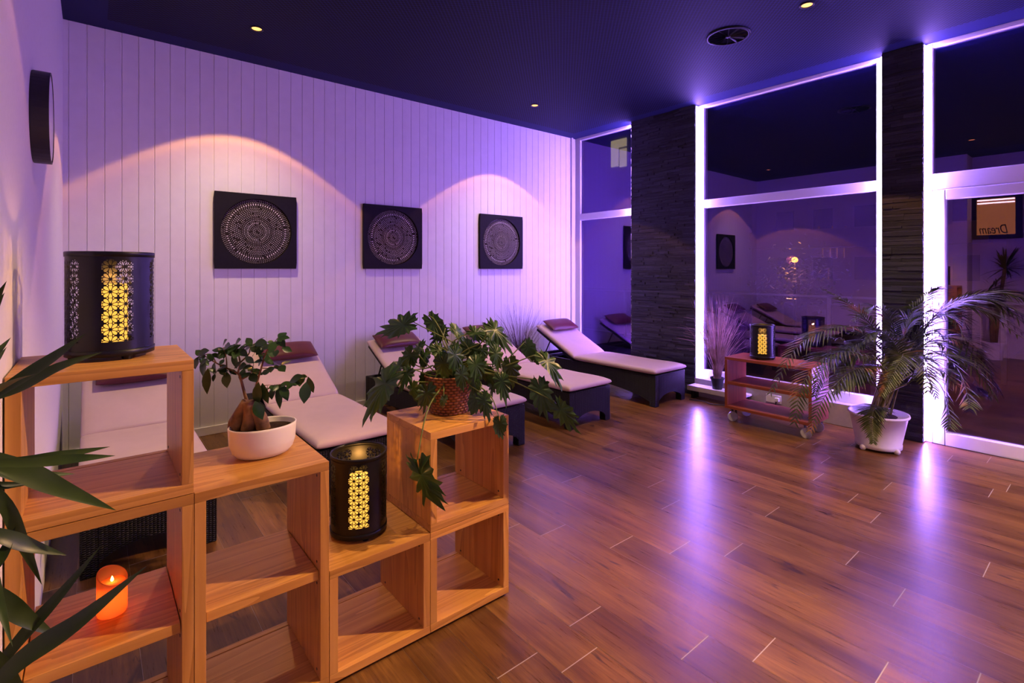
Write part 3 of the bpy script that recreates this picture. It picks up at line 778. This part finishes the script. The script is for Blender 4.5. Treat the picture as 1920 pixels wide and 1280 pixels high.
# ================================================================= DRY GRASS POTS
def grass_pot(label, loc, n, h, spread, seed, rp=.07, hp=.125, mat='dry_grass'):
    rng = random.Random(seed)
    t = thing('dry_grass_plant', label, 'plant', loc, group='pots of dry grass')
    MB().lathe([(0,0), (rp*.72,0), (rp*.97,hp*.86), (rp*1.05,hp*.86), (rp*1.07,hp), (rp*.98,hp), (rp*.93,hp*.85), (0,hp*.85)], n=28).build('pot', M['black_plastic'], t, smooth=False)
    MB().lathe([(0,hp*.80), (rp*.92,hp*.80), (rp*.9,hp*.88), (0,hp*.9)], n=20).build('soil', M['soil'], t)
    g = MB()
    for i in range(n):
        q = rng.uniform(0, 2*PI); r0 = rng.uniform(0, rp*.55); hh = h*rng.uniform(.45, 1.0); sp = spread*rng.uniform(.1, 1.0)*(1.2-hh/h*.4)
        c, s_ = math.cos(q), math.sin(q); P = []; ck = rng.uniform(.02,.09)
        q2 = q + rng.uniform(-.7,.7); dr = rng.uniform(.0,.28) if rng.random() < .35 else 0
        for k in range(6):
            u = k/5; o_ = r0+sp*u**1.6
            P.append((o_*c + ck*math.cos(q2)*u*u, o_*s_ + ck*math.sin(q2)*u*u, hp*.8+hh*(u-dr*u**4)))
        W = [Vector(loc)+Vector(p_) for p_ in P]
        P = [(min(p_.x, 5.45 if p_.x > 5 else 4.53)-loc[0], min(p_.y, YB-.015)-loc[1], p_.z-loc[2]) for p_ in W]
        g.tube(P, [.0022,.0021,.0019,.0016,.0012,.0005], 4, cap=False)
    g.build('grass_blades', M[mat], t, smooth=True)
grass_pot('dry ornamental grass in a black pot on the low window ledge', (5.268, 2.865, .1455), 230, .95, .27, 3)
grass_pot('dry ornamental grass standing against the panelled wall between two loungers', (4.20, 4.93, 0), 150, .92, .30, 8, .085, .16, 'dark_grass')

# ================================================================= LEAVES
def strip_leaf(b, mid, widths, nrm, fold=.25):
    """a leaf as two folded halves along the midrib points"""
    n = len(mid); L = []; Rr = []
    for i in range(n):
        t = (mid[min(i+1, n-1)] - mid[max(i-1, 0)]).normalized()
        s_ = t.cross(nrm); s_ = s_.normalized() if s_.length > 1e-5 else Vector((1,0,0)); u = s_.cross(t)
        L.append(mid[i] + s_*widths[i] + u*widths[i]*fold); Rr.append(mid[i] - s_*widths[i] + u*widths[i]*fold)
    b.add(L+mid+Rr, [(i, i+1, n+i+1, n+i) for i in range(n-1)] + [(n+i, n+i+1, 2*n+i+1, 2*n+i) for i in range(n-1)])

def lobed_leaf(b, base, tip, width, nrm, droop, lobes, rng):
    """heart shaped leaf with pointed lobes, star shaped about a point near its base"""
    base, tip = Vector(base), Vector(tip); ax = tip-base; Ln = ax.length; t0 = ax.normalized()
    s_ = t0.cross(nrm).normalized(); u = s_.cross(t0); cen = .24
    A = [0, 25, 55, 90, 125, 155, 172, 180]; RR = [.76, .63, .57, .52, .48, .42, .30, .08]
    deep = rng.uniform(.58, .80); pts = []
    half = [0, 24, 50, 78, 106, 134, 160]
    def ring(th, f): return (th, f)
    seq = []
    for k, a in enumerate(half):
        nx = half[k+1] if k+1 < len(half) else 176
        seq += [(a, 1.0), (a+.22*(nx-a), .86), (a+.50*(nx-a), deep+.04*k*.5), (a+.78*(nx-a), .84)]
    seq = [q for q in seq if q[0] < 175] + [(180, 1.0)]
    full = seq + [(360-a, f) for a, f in seq[1:-1][::-1]]
    wf = 2*width/Ln; ph = rng.uniform(0, 6); cup = rng.uniform(-.25, .35); tw = rng.uniform(-.35, .35)
    outer, mid_ = [], []
    def put(x, y, lift):
        X = cen + x; q = max(X, 0)
        z = -droop*q*q - cup*y*y*1.2 + tw*y*q*.8 + lift
        return base + t0*(X*Ln) + s_*(y*Ln) + u*(z*Ln)
    for a, f in full:
        aa = a if a <= 180 else 360-a; r = float(np.interp(aa, A, RR))*f*rng.uniform(.90, 1.08)
        ja = R(a+rng.uniform(-3.5,3.5)); x, y = r*math.cos(ja), r*math.sin(ja)*wf
        outer.append(put(x, y, .035*math.sin(ph+3*R(a)) - .05*(f < .8)))
        mid_.append(put(x*.5, y*.5, .022*(1 if f > .95 else (-1 if f < .8 else 0))))
    n = len(full); c = put(0, 0, -.01)
    b.add([c]+mid_+outer, [(0, 1+k, 1+(k+1) % n) for k in range(n)] + [(1+k, 1+n+k, 1+n+(k+1) % n, 1+(k+1) % n) for k in range(n)])

# ---- plant with deeply lobed leaves in a woven basket
def basket_mat():
    t = NT('woven_basket_cane'); x = t.n('ShaderNodeSeparateXYZ', i_Vector=t.n('ShaderNodeTexCoord').outputs['Object'])
    th = t.math('MULTIPLY', t.math('DIVIDE', t.math('ARCTAN2', x.outputs[1], x.outputs[0]), 2*PI), 26.0)
    row = t.math('DIVIDE', x.outputs[2], .0125); par = t.math('MODULO', t.math('FLOOR', row), 2.0)
    fu = t.math('SUBTRACT', t.math('FRACT', t.math('ADD', th, t.math('ADD', 40.0, t.math('MULTIPLY', par, .5)))), .5)
    fv = t.math('SUBTRACT', t.math('FRACT', row), .5)
    h = t.math('MULTIPLY', t.math('SUBTRACT', 1.0, t.math('MULTIPLY', t.math('MULTIPLY', fu, fu), 3.4)), t.math('SUBTRACT', 1.0, t.math('MULTIPLY', t.math('MULTIPLY', fv, fv), 3.0)), clamp=True)
    t.base(t.ramp(h, [(.1, (.06,.016,.006)), (.5, (.25,.085,.03)), (.95, (.40,.16,.06))]), .45, .4); t.bump(h, .9, .008); return t.m
M['basket'] = basket_mat()
BC = Vector((1.262, 1.985, TOP4+.0005))
t = thing('lobed_leaf_plant', 'trailing plant with deeply lobed green leaves in a brown woven basket', 'plant', BC)
MB().lathe([(0,.0), (.086,.0), (.090,.004), (.113,.160), (.117,.166), (.113,.172), (.106,.168), (.085,.012), (0,.010)], n=40).build('woven_basket', M['basket'], t, smooth=True)
MB().lathe([(0,.135), (.1035,.135), (.105,.148), (0,.155)], n=24).build('soil', M['soil'], t)
rng = random.Random(21)
leaves, stems = MB(), MB()
PX = random.Random(77)
crown = BC + Vector((0,0,.15))
DB = (crown-CAM).dot(FW)
# (petiole mid pixel, leaf base pixel, leaf tip pixel, depth change, half width m, lobes)
PH = [
 ((862,650),(776,604),(690,618), -.05,.050,7), ((815,600),(803,592),(842,645), .10,.040,6), ((800,690),(742,698),(650,778), -.12,.052,7),
 ((820,700),(775,655),(748,700), -.06,.045,6), ((815,705),(770,690),(735,735), -.10,.045,6), ((810,715),(775,715),(765,770), -.12,.042,6),
 ((845,690),(850,650),(868,712), -.14,.060,7), ((840,690),(828,668),(838,722), -.16,.046,6), ((800,735),(800,722),(803,782), -.18,.052,6),
 ((832,715),(832,742),(836,772), -.17,.030,5), ((801,770),(782,862),(802,988), -.39,.085,7), ((880,720),(905,738),(918,792), -.17,.036,6),
 ((918,740),(936,782),(940,832), -.14,.036,6), ((905,640),(915,605),(975,655), .02,.042,7), ((930,690),(1012,662),(1072,718), -.02,.038,7),
 ((940,680),(985,640),(1002,680), .06,.040,6), ((920,700),(1008,712),(1028,790), -.06,.044,6), ((950,710),(1040,752),(1085,822), -.08,.040,7),
 ((900,680),(925,650),(948,700), -.08,.042,6), ((890,650),(880,618),(925,640), .08,.038,6), ((860,640),(845,612),(890,640), .12,.038,6),
 ((870,690),(888,670),(905,722), -.12,.040,6), ((830,640),(835,615),(800,650), .08,.040,6), ((870,700),(862,690),(878,742), -.16,.036,6),
 ((900,715),(898,735),(880,780), -.10,.040,6), ((915,690),(955,672),(965,735), .0,.036,6), ((850,640),(905,612),(940,650), .12,.04,6),
 ((815,660),(790,640),(765,680), .04,.044,6), ((900,700),(912,690),(935,745), -.03,.04,6), ((795,690),(760,675),(700,720), .05,.042,6),
 ((880,660),(870,640),(900,690), .03,.046,7), ((840,660),(815,645),(850,690), .0,.046,7), ((905,690),(938,700),(950,760), -.12,.034,6),
]
for k in range(14):
    bx, by = PX.uniform(785, 925), PX.uniform(640, 715); PH.append((((bx+850)/2, (by+690)/2), (bx, by), (bx+PX.uniform(-25,25), by+PX.uniform(35,55)), PX.uniform(-.10,.14), .038, 6))
for i, (pm, pb, pt, dd, wd, lb) in enumerate(PH):
    d0 = DB+dd; base = at(*pb, d0+rng.uniform(-.02,.02)); tip = at(*pt, d0+rng.uniform(-.05,.05)-.02); mid = at(*pm, DB+dd*.6)
    st = crown + Vector((rng.uniform(-.05,.05), rng.uniform(-.05,.05), 0))
    pts = spline([st, st.lerp(mid,.5)+Vector((0,0,.03)), mid, base], 14)
    stems.tube(pts, [.0042-.0018*k/13 for k in range(14)], 6)
    nrm = (Vector((0,0,1))*rng.uniform(.4,1.1) - FW*.8 + RT*rng.uniform(-.9,.9)).normalized()
    wd = min(max(wd, .28*(tip-base).length), rng.uniform(.30,.40)*(tip-base).length)
    lobed_leaf(leaves, base, tip, wd, nrm, rng.uniform(.15,.55), lb, rng)
def clear_of_shelf(mb):
    for k_, p in enumerate(mb.v):
        x, y, z = p
        if 1.018 < x < 1.440 and 1.742 < y < 2.152 and .404 < z < .812:
            dz, dy, dx = .813-z, y-1.741, x-1.017
            mb.v[k_] = (x, y, .813) if dz <= min(dy, dx) else ((x, 1.741, z) if dy < dx else (1.017, y, z))
clear_of_shelf(stems); clear_of_shelf(leaves)
stems.build('stems', M['philo_stem'], t, smooth=True, world=True); leaves.build('foliage', M['philo'], t, smooth=True, world=True)

# ---- ficus bonsai in an oval white pot
FC = Vector((.475, 1.985, TOP2+.0005))
t = thing('bonsai', 'ficus bonsai with thick bare roots in a white oval pot', 'plant', FC)
MB().lathe([(0,0), (.070,0), (.086,.004), (.100,.020), (.1075,.042), (.109,.046), (.112,.100), (.1125,.106), (.109,.108), (.1065,.104), (.104,.050), (0,.040)], n=56, sx=1.0, sy=.80).build('pot', M['ceramic'], t, smooth=True)
MB().lathe([(0,.070), (.1045,.078), (.1050,.088), (.07,.092), (0,.096)], n=30, sx=1.0, sy=.80).build('soil', M['soil'], t, smooth=True)
DF = (FC-CAM).dot(FW)
rt = MB()
def fpx(px, py, dd=0): return at(px, py, DF+dd)
join = fpx(462, 748)
for P, Rr in (([(462,752),(446,785),(442,812),(436,832)], [.016,.024,.022,.013]), ([(466,752),(470,782),(464,806),(458,834)], [.018,.026,.024,.012]),
              ([(470,755),(487,780),(494,806),(493,830)], [.016,.022,.024,.012]), ([(458,760),(437,790),(434,815)], [.012,.015,.012]), ([(478,770),(496,785),(505,812),(503,832)], [.008,.010,.008,.005])):
    pts = spline([fpx(px, py, rng.uniform(-.03,.01)) for px, py in P], 12)
    rr = [np.interp(k/11*(len(Rr)-1), range(len(Rr)), Rr) for k in range(12)]
    rt.tube(pts, [float(q) for q in rr], 10)
rt.build('roots', M['ficus_bark'], t, smooth=True, world=True)
br, lf = MB(), MB(); rng = random.Random(9)
BR = [([(464,755),(458,735),(452,712),(446,700),(425,690),(405,680),(385,668)], .006), ([(446,700),(450,680),(446,660),(441,645)], .004), ([(425,690),(424,670),(418,650)], .003),
      ([(405,680),(396,664),(378,668),(368,680)], .0025), ([(478,755),(480,725),(490,690),(496,668),(505,650),(516,640)], .005), ([(490,690),(510,690),(532,683)], .002),
      ([(474,752),(488,738),(512,724),(545,716),(568,702),(578,708)], .003), ([(480,725),(500,722),(522,722)], .002), ([(450,680),(466,664),(470,650),(478,645)], .003),
      ([(496,668),(485,655),(500,648)], .002), ([(425,690),(412,690),(404,700)], .002), ([(452,712),(470,700),(476,680)], .003), ([(516,640),(521,633),(522,640)], .0015), ([(446,660),(425,655),(422,645)], .002)]
ends = []
for P, r0 in BR:
    dz = rng.uniform(-.05,.05); N = len(P)
    pts = spline([fpx(px, py, dz*k/(N-1)) for k, (px, py) in enumerate(P)], 4*N)
    br.tube(pts, [max(.0008, r0*(1-.7*k/(4*N-1))) for k in range(4*N)], 6)
    ends.append((pts, r0))
br.build('branches', M['ficus_bark'], t, smooth=True, world=True)
def oval_leaf(b, base, tip, wd, nrm):
    base, tip = Vector(base), Vector(tip); L = (tip-base).length; n = 7
    u = nrm.normalized(); mid = [base.lerp(tip, k/(n-1)) - u*(L*.12*(k/(n-1))**2) for k in range(n)]
    strip_leaf(b, mid, [wd*q for q in (.05,.55,.9,1.0,.86,.48,.0)], u, .18)
# leaves the photograph shows singly (base pixel, tip pixel)
FL = [((372,668),(362,690)),((380,668),(366,655)),((390,690),(385,737)),((384,672),(378,705)),((370,665),(392,655)),((396,664),(412,668)),((425,697),(424,726)),((438,660),(442,690)),((418,648),(424,635)),((420,652),(430,646)),
      ((478,645),(500,640)),((462,650),(445,655)),((516,645),(500,640)),((521,634),(528,640)),((528,652),(548,658)),((520,655),(515,668)),((484,665),(506,672)),((485,716),(480,760)),((492,718),(500,755)),((470,758),(445,798)),((466,760),(476,795)),((478,752),(492,785)),
      ((524,720),(522,765)),((526,720),(540,750)),((568,704),(540,715)),((578,706),(586,735)),((574,716),(570,755)),((512,726),(508,748)),((490,700),(507,695)),((452,678),(438,690)),((460,668),(475,680)),((470,650),(480,660)),((446,650),(436,645)),((441,645),(450,635)),((482,690),(472,712)),((458,690),(450,715)),
      ((404,700),(398,715)),((400,676),(388,662)),((412,684),(420,672)),((495,668),(482,685)),((505,650),(512,662)),((545,716),(556,722)),((470,700),(480,715)),((448,690),(462,682)),((430,690),(440,702)),((500,650),(492,640))]
for pb, pt in FL:
    dd = rng.uniform(-.06,.05); wd = rng.uniform(.014,.020)
    b0 = fpx(*pb, dd); t0 = fpx(*pt, dd+rng.uniform(-.03,.02))
    L = (t0-b0).length; wd = min(wd, L*.33)
    oval_leaf(lf, b0, t0, wd, (-FW + UP*.8 + RT*rng.uniform(-.5,.5)).normalized())
for pts, r0 in ends:
    for k in range(7):
        p = pts[rng.randrange(len(pts)//2, len(pts))]
        d_ = Vector((rng.uniform(-1,1), rng.uniform(-1,1), rng.uniform(-.9,.4))).normalized(); L = rng.uniform(.03,.05)
        oval_leaf(lf, p, p+d_*L, L*.30, (UP*.8-FW*.5+RT*rng.uniform(-.6,.6)).normalized())
lf.build('foliage', M['ficus'], t, smooth=True, world=True)

# ---- yucca in the left foreground
YC = Vector((-.30, 1.40, 0))
t = thing('yucca_plant', 'tall yucca with sword shaped leaves standing left of the shelves', 'plant', YC)
MB().lathe([(0,0), (.11,0), (.135,.25), (.145,.25), (.145,.28), (.125,.28), (.12,.24), (0,.24)], n=32).build('pot', M['pot_white'], t, smooth=False)
MB().lathe([(0,.22), (.118,.22), (.118,.25), (0,.255)], n=20).build('soil', M['soil'], t)
tr = MB()
for top, r0 in ((Vector((.07,.05,1.10)), .024), (Vector((.03,-.03,.78)), .020), (Vector((-.12,-.12,1.45)), .024)):
    tr.tube(spline([Vector((top.x*.2, top.y*.2, .22)), Vector((top.x*.5, top.y*.5, .22+(top.z-.22)*.5)), top], 12), r0, 10)
tr.build('trunk', M['bark'], t, smooth=True)
yl = MB(); rng = random.Random(4)
YD = .93
YL = [([(-90,790),(20,725),(100,672),(161,625)],.0,16), ([(-90,760),(20,735),(110,690),(192,660)],.02,15), ([(-90,720),(-20,675),(21,632)],.05,10), ([(-90,735),(-20,690),(13,650)],.07,8),
      ([(-90,870),(40,866),(130,852),(207,837)],.05,12), ([(-90,868),(60,868),(150,860),(217,854)],-.02,11), ([(-90,875),(60,890),(142,888)],.06,9),
      ([(-90,840),(20,875),(110,915),(219,957)],.0,20), ([(-90,855),(0,880),(110,915),(201,946)],.02,14), ([(-90,905),(-10,912),(70,905)],.03,10),
      ([(-90,985),(0,1005),(60,1025),(126,1041)],-.02,14), ([(-60,880),(10,945),(45,1020),(79,1097)],.04,13),
      ([(-60,1330),(30,1210),(110,1120),(190,1022)],.0,14), ([(-60,1345),(40,1240),(150,1165),(276,1060)],-.05,20), ([(-70,1080),(0,1120),(50,1160),(108,1192)],-.03,16),
      ([(-60,1120),(0,1050),(30,985)],-.05,11), ([(-80,1180),(0,1250),(60,1330)],-.04,16), ([(-60,1250),(20,1290),(90,1340)],.02,15), ([(-80,1000),(-10,1040),(8,1052)],.0,8)]
for P, dd, wpx in YL:
    N = len(P); pts = spline([at(px, py, YD+dd+.10*k/(N-1)) for k, (px, py) in enumerate(P)], 16)
    wd = wpx/FPX*YD*1.05
    ws = [wd*max(0.0, min(1, .55+.9*(k/15)))*(1-max(0,(k/15-.45)/.55)**1.6) for k in range(16)]
    strip_leaf(yl, pts, ws, (-FW*.7+UP*.8+RT*.2).normalized(), .32)
for hx, hy, hz, n_ in ((.07,.05,1.10,14), (.03,-.03,.78,10), (-.12,-.12,1.45,34)):
    for k in range(n_):
        q = rng.uniform(PI*.85, PI*1.7) if hz < 1.3 else rng.uniform(.75*PI, 1.35*PI); el = rng.uniform(-.3, 1.25); L = rng.uniform(.38,.55)
        d_ = Vector((math.cos(q)*math.cos(el), math.sin(q)*math.cos(el), math.sin(el)))
        if hz > 1.3 and d_.x > .0 and d_.y > -.2: d_.x *= .3; d_.y = -abs(d_.y)
        b0 = YC+Vector((hx,hy,hz)); pts = [b0+d_*(L*u/9)-UP*(.10*(u/9)**2) for u in range(10)]
        strip_leaf(yl, pts, [.016*(.6+.6*u/9)*(1-max(0,(u/9-.45)/.55)**1.6) for u in range(10)], UP if abs(d_.z) < .9 else RT, .3)
yl.v = [(max(p_[0], -.588), min(p_[1], 1.69) if p_[0] < -.17 else p_[1], p_[2]) for p_ in yl.v]
yl.build('foliage', M['yucca'], t, smooth=True, world=True)

# ---- areca palm in a white pot by the door
PC = Vector((4.93, 1.30, 0))
t = thing('areca_palm', 'bushy areca palm in a white plastic pot between the cart and the glass door', 'plant', PC)
MB().lathe([(0,.018), (.150,.018), (.158,.022), (.160,.050), (.156,.055), (.196,.272), (.206,.272), (.210,.280), (.206,.292), (.196,.290), (.190,.268), (0,.262)], n=48).build('pot', M['pot_white'], t, smooth=True)
for k in range(4):
    q = PI/4+PI/2*k+.35; c = (.155*math.cos(q), .155*math.sin(q), 0)
    MB().lathe([(0,0), (.016,.003), (.024,.018), (.020,.034), (.008,.042), (0,.042)], c=c, n=16).build('pot_foot', M['pot_white'], t, smooth=True)
MB().lathe([(0,.245), (.186,.245), (.186,.262), (.1,.268), (0,.270)], n=30).build('soil', M['soil'], t)
DP = (PC-CAM).dot(FW); rng = random.Random(14)
cn = MB()
def frond(P, dd0, dd1, Lf, n=38, up=.2):
    """rachis through photograph pixels, depth changing from dd0 to dd1; leaflets both sides"""
    N = len(P)
    pts = spline([at(px, py, DP+dd0+(dd1-dd0)*k/(N-1)) for k, (px, py) in enumerate(P)], n)
    root = PC + Vector((rng.uniform(-.07,.07), rng.uniform(-.07,.07), .25))
    lead = spline([root, root.lerp(pts[0], .55)+Vector((0,0,.05)), pts[0]], 9)
    cn.tube(lead, [.010-.004*k/8 for k in range(9)], 7)
    b = MB(); b.tube(pts, [.0045-.0035*k/(n-1) for k in range(n)], 5)
    for i in range(2, n):
        u = i/(n-1); t_ = (pts[min(i+1,n-1)]-pts[max(i-1,0)]).normalized()
        s_ = t_.cross(UP); s_ = s_.normalized() if s_.length > .05 else RT.copy(); nn = s_.cross(t_)
        prof = Lf*(.50+.5*math.sin(PI*min(1, u*1.05+.12)))*(1 if u < .8 else 1-.5*(u-.8)/.2)
        for sg in (-1, 1):
            if t_.z < -.45 and i % 2 and pts[i].y < 1.08: continue
            L = prof*rng.uniform(.85,1.08)*(1 if t_.z > -.45 else .8)
            dn = 1.0 if t_.z < -.5 else 0.0
            d_ = (t_*(.55+.5*u-.1*dn) + s_*sg*(.85-.25*u+.25*dn) + nn*rng.uniform(-.25*dn,.3)*up*3).normalized()
            g = rng.uniform(.15,.42)*(1 if t_.z > -.5 else .4)
            m_ = [pts[i] + d_*(L*k/6) - UP*(g*L*(k/6)**2.2) for k in range(7)]
            strip_leaf(b, m_, [.0060*q for q in (.35,.8,1,.95,.75,.42,0)], nn, .35)
    b.v = [(min(v_[0], 5.336), v_[1], v_[2]) for v_ in b.v]
    b.build('frond', M['palm'], t, smooth=True, world=True)
FR = [([(1700,655),(1752,598),(1800,566),(1850,562),(1905,590),(1960,640)], 0,-.35,.34), ([(1715,640),(1760,585),(1815,558),(1880,548),(1955,570)], .0,-.30,.34), ([(1700,650),(1745,600),(1790,575),(1850,585),(1915,630)], .02,-.28,.30), ([(1705,690),(1765,665),(1815,680),(1850,715),(1872,750)], .0,-.22,.24),
      ([(1705,665),(1760,632),(1810,645),(1845,690),(1862,745)], .02,-.15,.26), ([(1700,690),(1750,660),(1795,690),(1815,745),(1818,765)], .0,-.25,.24),
      ([(1665,650),(1630,605),(1592,570),(1550,545)], .0,-.02,.20), ([(1660,660),(1600,615),(1545,620),(1490,655),(1446,735)], -.02,-.25,.24),
      ([(1655,690),(1600,660),(1545,670),(1505,720),(1490,790)], -.10,-.35,.26), ([(1660,710),(1625,690),(1590,700),(1545,745),(1520,805)], -.15,-.40,.24),
      ([(1650,735),(1630,705),(1612,703),(1590,715),(1566,735)], -.18,-.36,.20), ([(1668,775),(1650,763),(1638,768),(1634,795),(1637,828)], -.20,-.42,.17),
      ([(1680,700),(1692,668),(1690,672),(1672,705),(1655,740)], -.18,-.38,.20), ([(1690,690),(1720,668),(1735,690),(1740,735)], -.15,-.35,.20),
      ([(1700,720),(1735,700),(1765,725),(1780,775),(1782,802)], -.05,-.22,.22), ([(1690,650),(1700,600),(1740,555),(1760,540)], .08,.05,.20),
      ([(1680,640),(1670,600),(1640,575),(1600,600)], .10,.02,.20), ([(1690,660),(1712,612),(1740,585),(1790,600),(1810,640)], .08,-.10,.22),
      ([(1675,660),(1690,610),(1725,580),(1700,575)], .12,.12,.18), ([(1650,700),(1615,668),(1580,640),(1548,628)], .10,.10,.20), ([(1710,700),(1760,690),(1800,720),(1840,735)], .08,-.05,.22),
      ([(1670,690),(1650,650),(1620,640),(1585,660),(1560,690)], .02,-.12,.20), ([(1690,710),(1710,680),(1735,672),(1765,690)], -.02,-.18,.20)]
FR += [([(1672,700),(1640,670),(1600,668),(1570,700)], -.05,-.15,.20), ([(1680,690),(1660,640),(1632,612),(1600,622)], .05,.05,.20), ([(1700,690),(1722,640),(1750,620),(1782,640)], .02,-.05,.20),
       ([(1690,680),(1695,630),(1715,600),(1740,612)], -.05,-.10,.18), ([(1680,720),(1655,690),(1632,690),(1612,720)], -.10,-.25,.18), ([(1700,720),(1720,700),(1742,712),(1755,745)], -.08,-.22,.18),
       ([(1660,690),(1620,650),(1575,660),(1540,700),(1528,740)], .0,-.10,.20), ([(1710,670),(1745,640),(1785,660),(1800,700)], .04,-.05,.20), ([(1690,700),(1680,650),(1650,622),(1622,640)], -.06,-.14,.18)]
for P, a, b_, L in FR: frond(P, a, b_, L)
cn.build('canes', M['palm_cane'], t, smooth=True, world=True)

# ================================================================= SIGN ON THE SIDE WALL (seen mirrored in the door glass)
SX = -.60
t = thing('lit_sign', 'amber backlit wall sign lettered Dream, seen mirrored in the door glass', 'sign', (SX, 1.39, 2.28))
b = MB()
for a in ((-.30,.30,-.33,-.26), (-.30,.30,.34,.38), (-.30,-.22,-.26,.34), (.25,.30,-.26,.34)): b.box(.001, .05, *a)
b.build('frame', M['black_plastic'], t)
MB().box(.001, .008, -.22, .25, -.26, .34).build('backboard', emitter('amber_sign_light', (1.0,.42,.06), .8), t)
for zz in (.318, .268): MB().tube([(.03,-.21,zz), (.03,.24,zz)], .011, 10).build('light_tube', M['sign_tube'], t)
fc = bpy.data.curves.new('lettering', 'FONT'); fc.body = 'Dream'; fc.size = .20; fc.shear = .3; fc.extrude = .006
fo = bpy.data.objects.new('lettering_curve', fc); C.objects.link(fo)
bpy.context.view_layer.update()
lm = bpy.data.meshes.new_from_object(fo.evaluated_get(bpy.context.evaluated_depsgraph_get()))
bpy.data.objects.remove(fo); lm.materials.clear(); lm.materials.append(M['black_plastic'])
fo = bpy.data.objects.new('lettering', lm); C.objects.link(fo); fo.parent = t; fo.location = (.03, -.14, -.24); fo.rotation_euler = (R(90), 0, R(90))
fo.scale = (.62, 1.05, 1)

# ================================================================= OUTSIDE
structure(MB().box(XW+.2, 9.3, -14, 22, -.12, -.02).build('ground_terrace', M['terrace']))
structure(MB().box(9.3, 70, -60, 60, -3.3, -3.2).build('ground_street', M['asphalt']))
t = thing('glass_balustrade', 'glass balustrade with a slim handrail outside on the terrace', 'balustrade', (9.0, 0, -.02))
MB().box(-.02, .02, -12, 20, 1.02, 1.05).build('handrail', M['steel'], t)
for k in range(16): MB().box(-.02, .02, -11.0+k*2.0, -10.95+k*2.0, 0, 1.02).build('post', M['steel'], t)
for k in range(15): MB().box(-.006, .006, -10.93+k*2.0, -9.02+k*2.0, .08, .98).build('glass_panel', M['rail_glass'], t)
# apartment house across the street
t = thing('apartment_building', 'dim apartment building with balconies across the street, seen through the tall window', 'building', (36, 11.0, -3.2))
MB().box(0, 9, -7, 6, 0, 9.5).build('walls', M['render_wall'], t)
for z in (3.1, 6.2):
    MB().box(-1.3, 0, -6.5, 5.5, z-.2, z).build('balcony_slab', M['render_wall'], t)
    MB().box(-1.32, -1.25, -6.5, 5.5, z, z+.95).build('balcony_parapet', M['render_wall'], t)
    for k in range(5): MB().box(-.05, .02, -6.0+k*2.3, -4.9+k*2.3, z+.2, z+2.3).build('window', M['dark_glass'], t)
for k in range(4): MB().box(-.05, .02, -6.0+k*2.8, -4.6+k*2.8, .6, 2.4).build('window', M['dark_glass'], t)
MB().box(-.5, 9.5, -7.5, 6.5, 9.5, 9.8).build('roof', M['asphalt'], t)
dim = emitter('dim_curtain_light', (1.0,.30,.09), .10)
for px, y0, y1 in ((1534,424,441), (1559,424,441), (1584,424,441), (1541,464,483), (1555,464,483), (1568,464,483), (1581,465,482), (1552,502,527)):
    q0, q1 = [CAM + (FW + RT*((px_-960)/FPX) + UP*((HOR-py_)/FPX))*(35.88/(FW + RT*((px_-960)/FPX)).x) for px_, py_ in ((px, y0), (px+2.2, y1))]
    MB().box(-.13, -.06, min(q0.y,q1.y)-11, max(q0.y,q1.y)-11, q1.z+3.2, q0.z+3.2).build('lit_curtain_gap', dim, t)
# neighbour house with a lit window, seen through the corner window
t = thing('neighbour_house', 'dark house with one lit window seen through the corner window', 'building', (19, 19.5, -3.2))
MB().box(0, 6, -5, 7, 0, 14).build('walls', M['dark_wall'], t)
wl = emitter('lit_window_glow', (1.0,.78,.40), .30)
def facade_rect(p0, p1):
    out = []
    for px, py in (p0, p1):
        r = FW + RT*((px-960)/FPX) + UP*((HOR-py)/FPX); k = 18.96/r.x; q = CAM + r*k; out.append((q.y-19.5, q.z+3.2))
    return out
for p0, p1 in (((1146,265),(1174,273)), ((1146,278),(1159,311)), ((1162,280),(1174,311))):
    (ya, za), (yb, zb) = facade_rect(p0, p1)
    MB().box(-.06, 0, min(ya,yb), max(ya,yb), min(za,zb), max(za,zb)).build('lit_window', wl, t)
# street lamp behind a tree
lp = at(1490, 487, 24.0)
t = thing('street_lamp', 'orange street lamp glowing behind a tree outside the tall window', 'street lamp', (lp.x, lp.y, -3.2))
MB().tube([(0,0,0), (0,0,lp.z+3.2-.1)], .06, 10).build('post', M['black_metal'], t)
MB().lathe([(0,-.14), (.12,-.09), (.15,.0), (.10,.10), (0,.14)], c=(0,0,lp.z+3.2), n=18).build('globe', emitter('sodium_lamp_light', (1.0,.27,.03), 5), t, smooth=True)
ld = bpy.data.lights.new('street_glow', 'POINT'); ld.energy = 160; ld.color = (1,.36,.08); ld.shadow_soft_size = .2
lo = bpy.data.objects.new('street_glow', ld); C.objects.link(lo); lo.parent = t; lo.location = (-.4,0,lp.z+3.2)
tp = at(1497, 560, 22.5)
t = thing('street_tree', 'leafy tree in front of the street lamp outside', 'tree', (tp.x, tp.y, -3.2))
MB().tube([(0,0,0), (.05,.02,2.0), (0,0,4.2)], [.14,.11,.06], 8).build('trunk', M['bark'], t, smooth=True)
rng = random.Random(6); b = MB()
for k in range(900):
    q = Vector((rng.gauss(0,.75), rng.gauss(0,.85), rng.gauss(0,.65))) + Vector((0,0,4.1))
    d_ = Vector((rng.uniform(-1,1), rng.uniform(-1,1), rng.uniform(-.6,.3))).normalized(); s_ = d_.cross(UP).normalized()*.05
    b.add([q, q+d_*.10+s_, q+d_*.22, q+d_*.10-s_], [(0,1,2,3)])
b.build('crown', M['tree_leaf'], t)
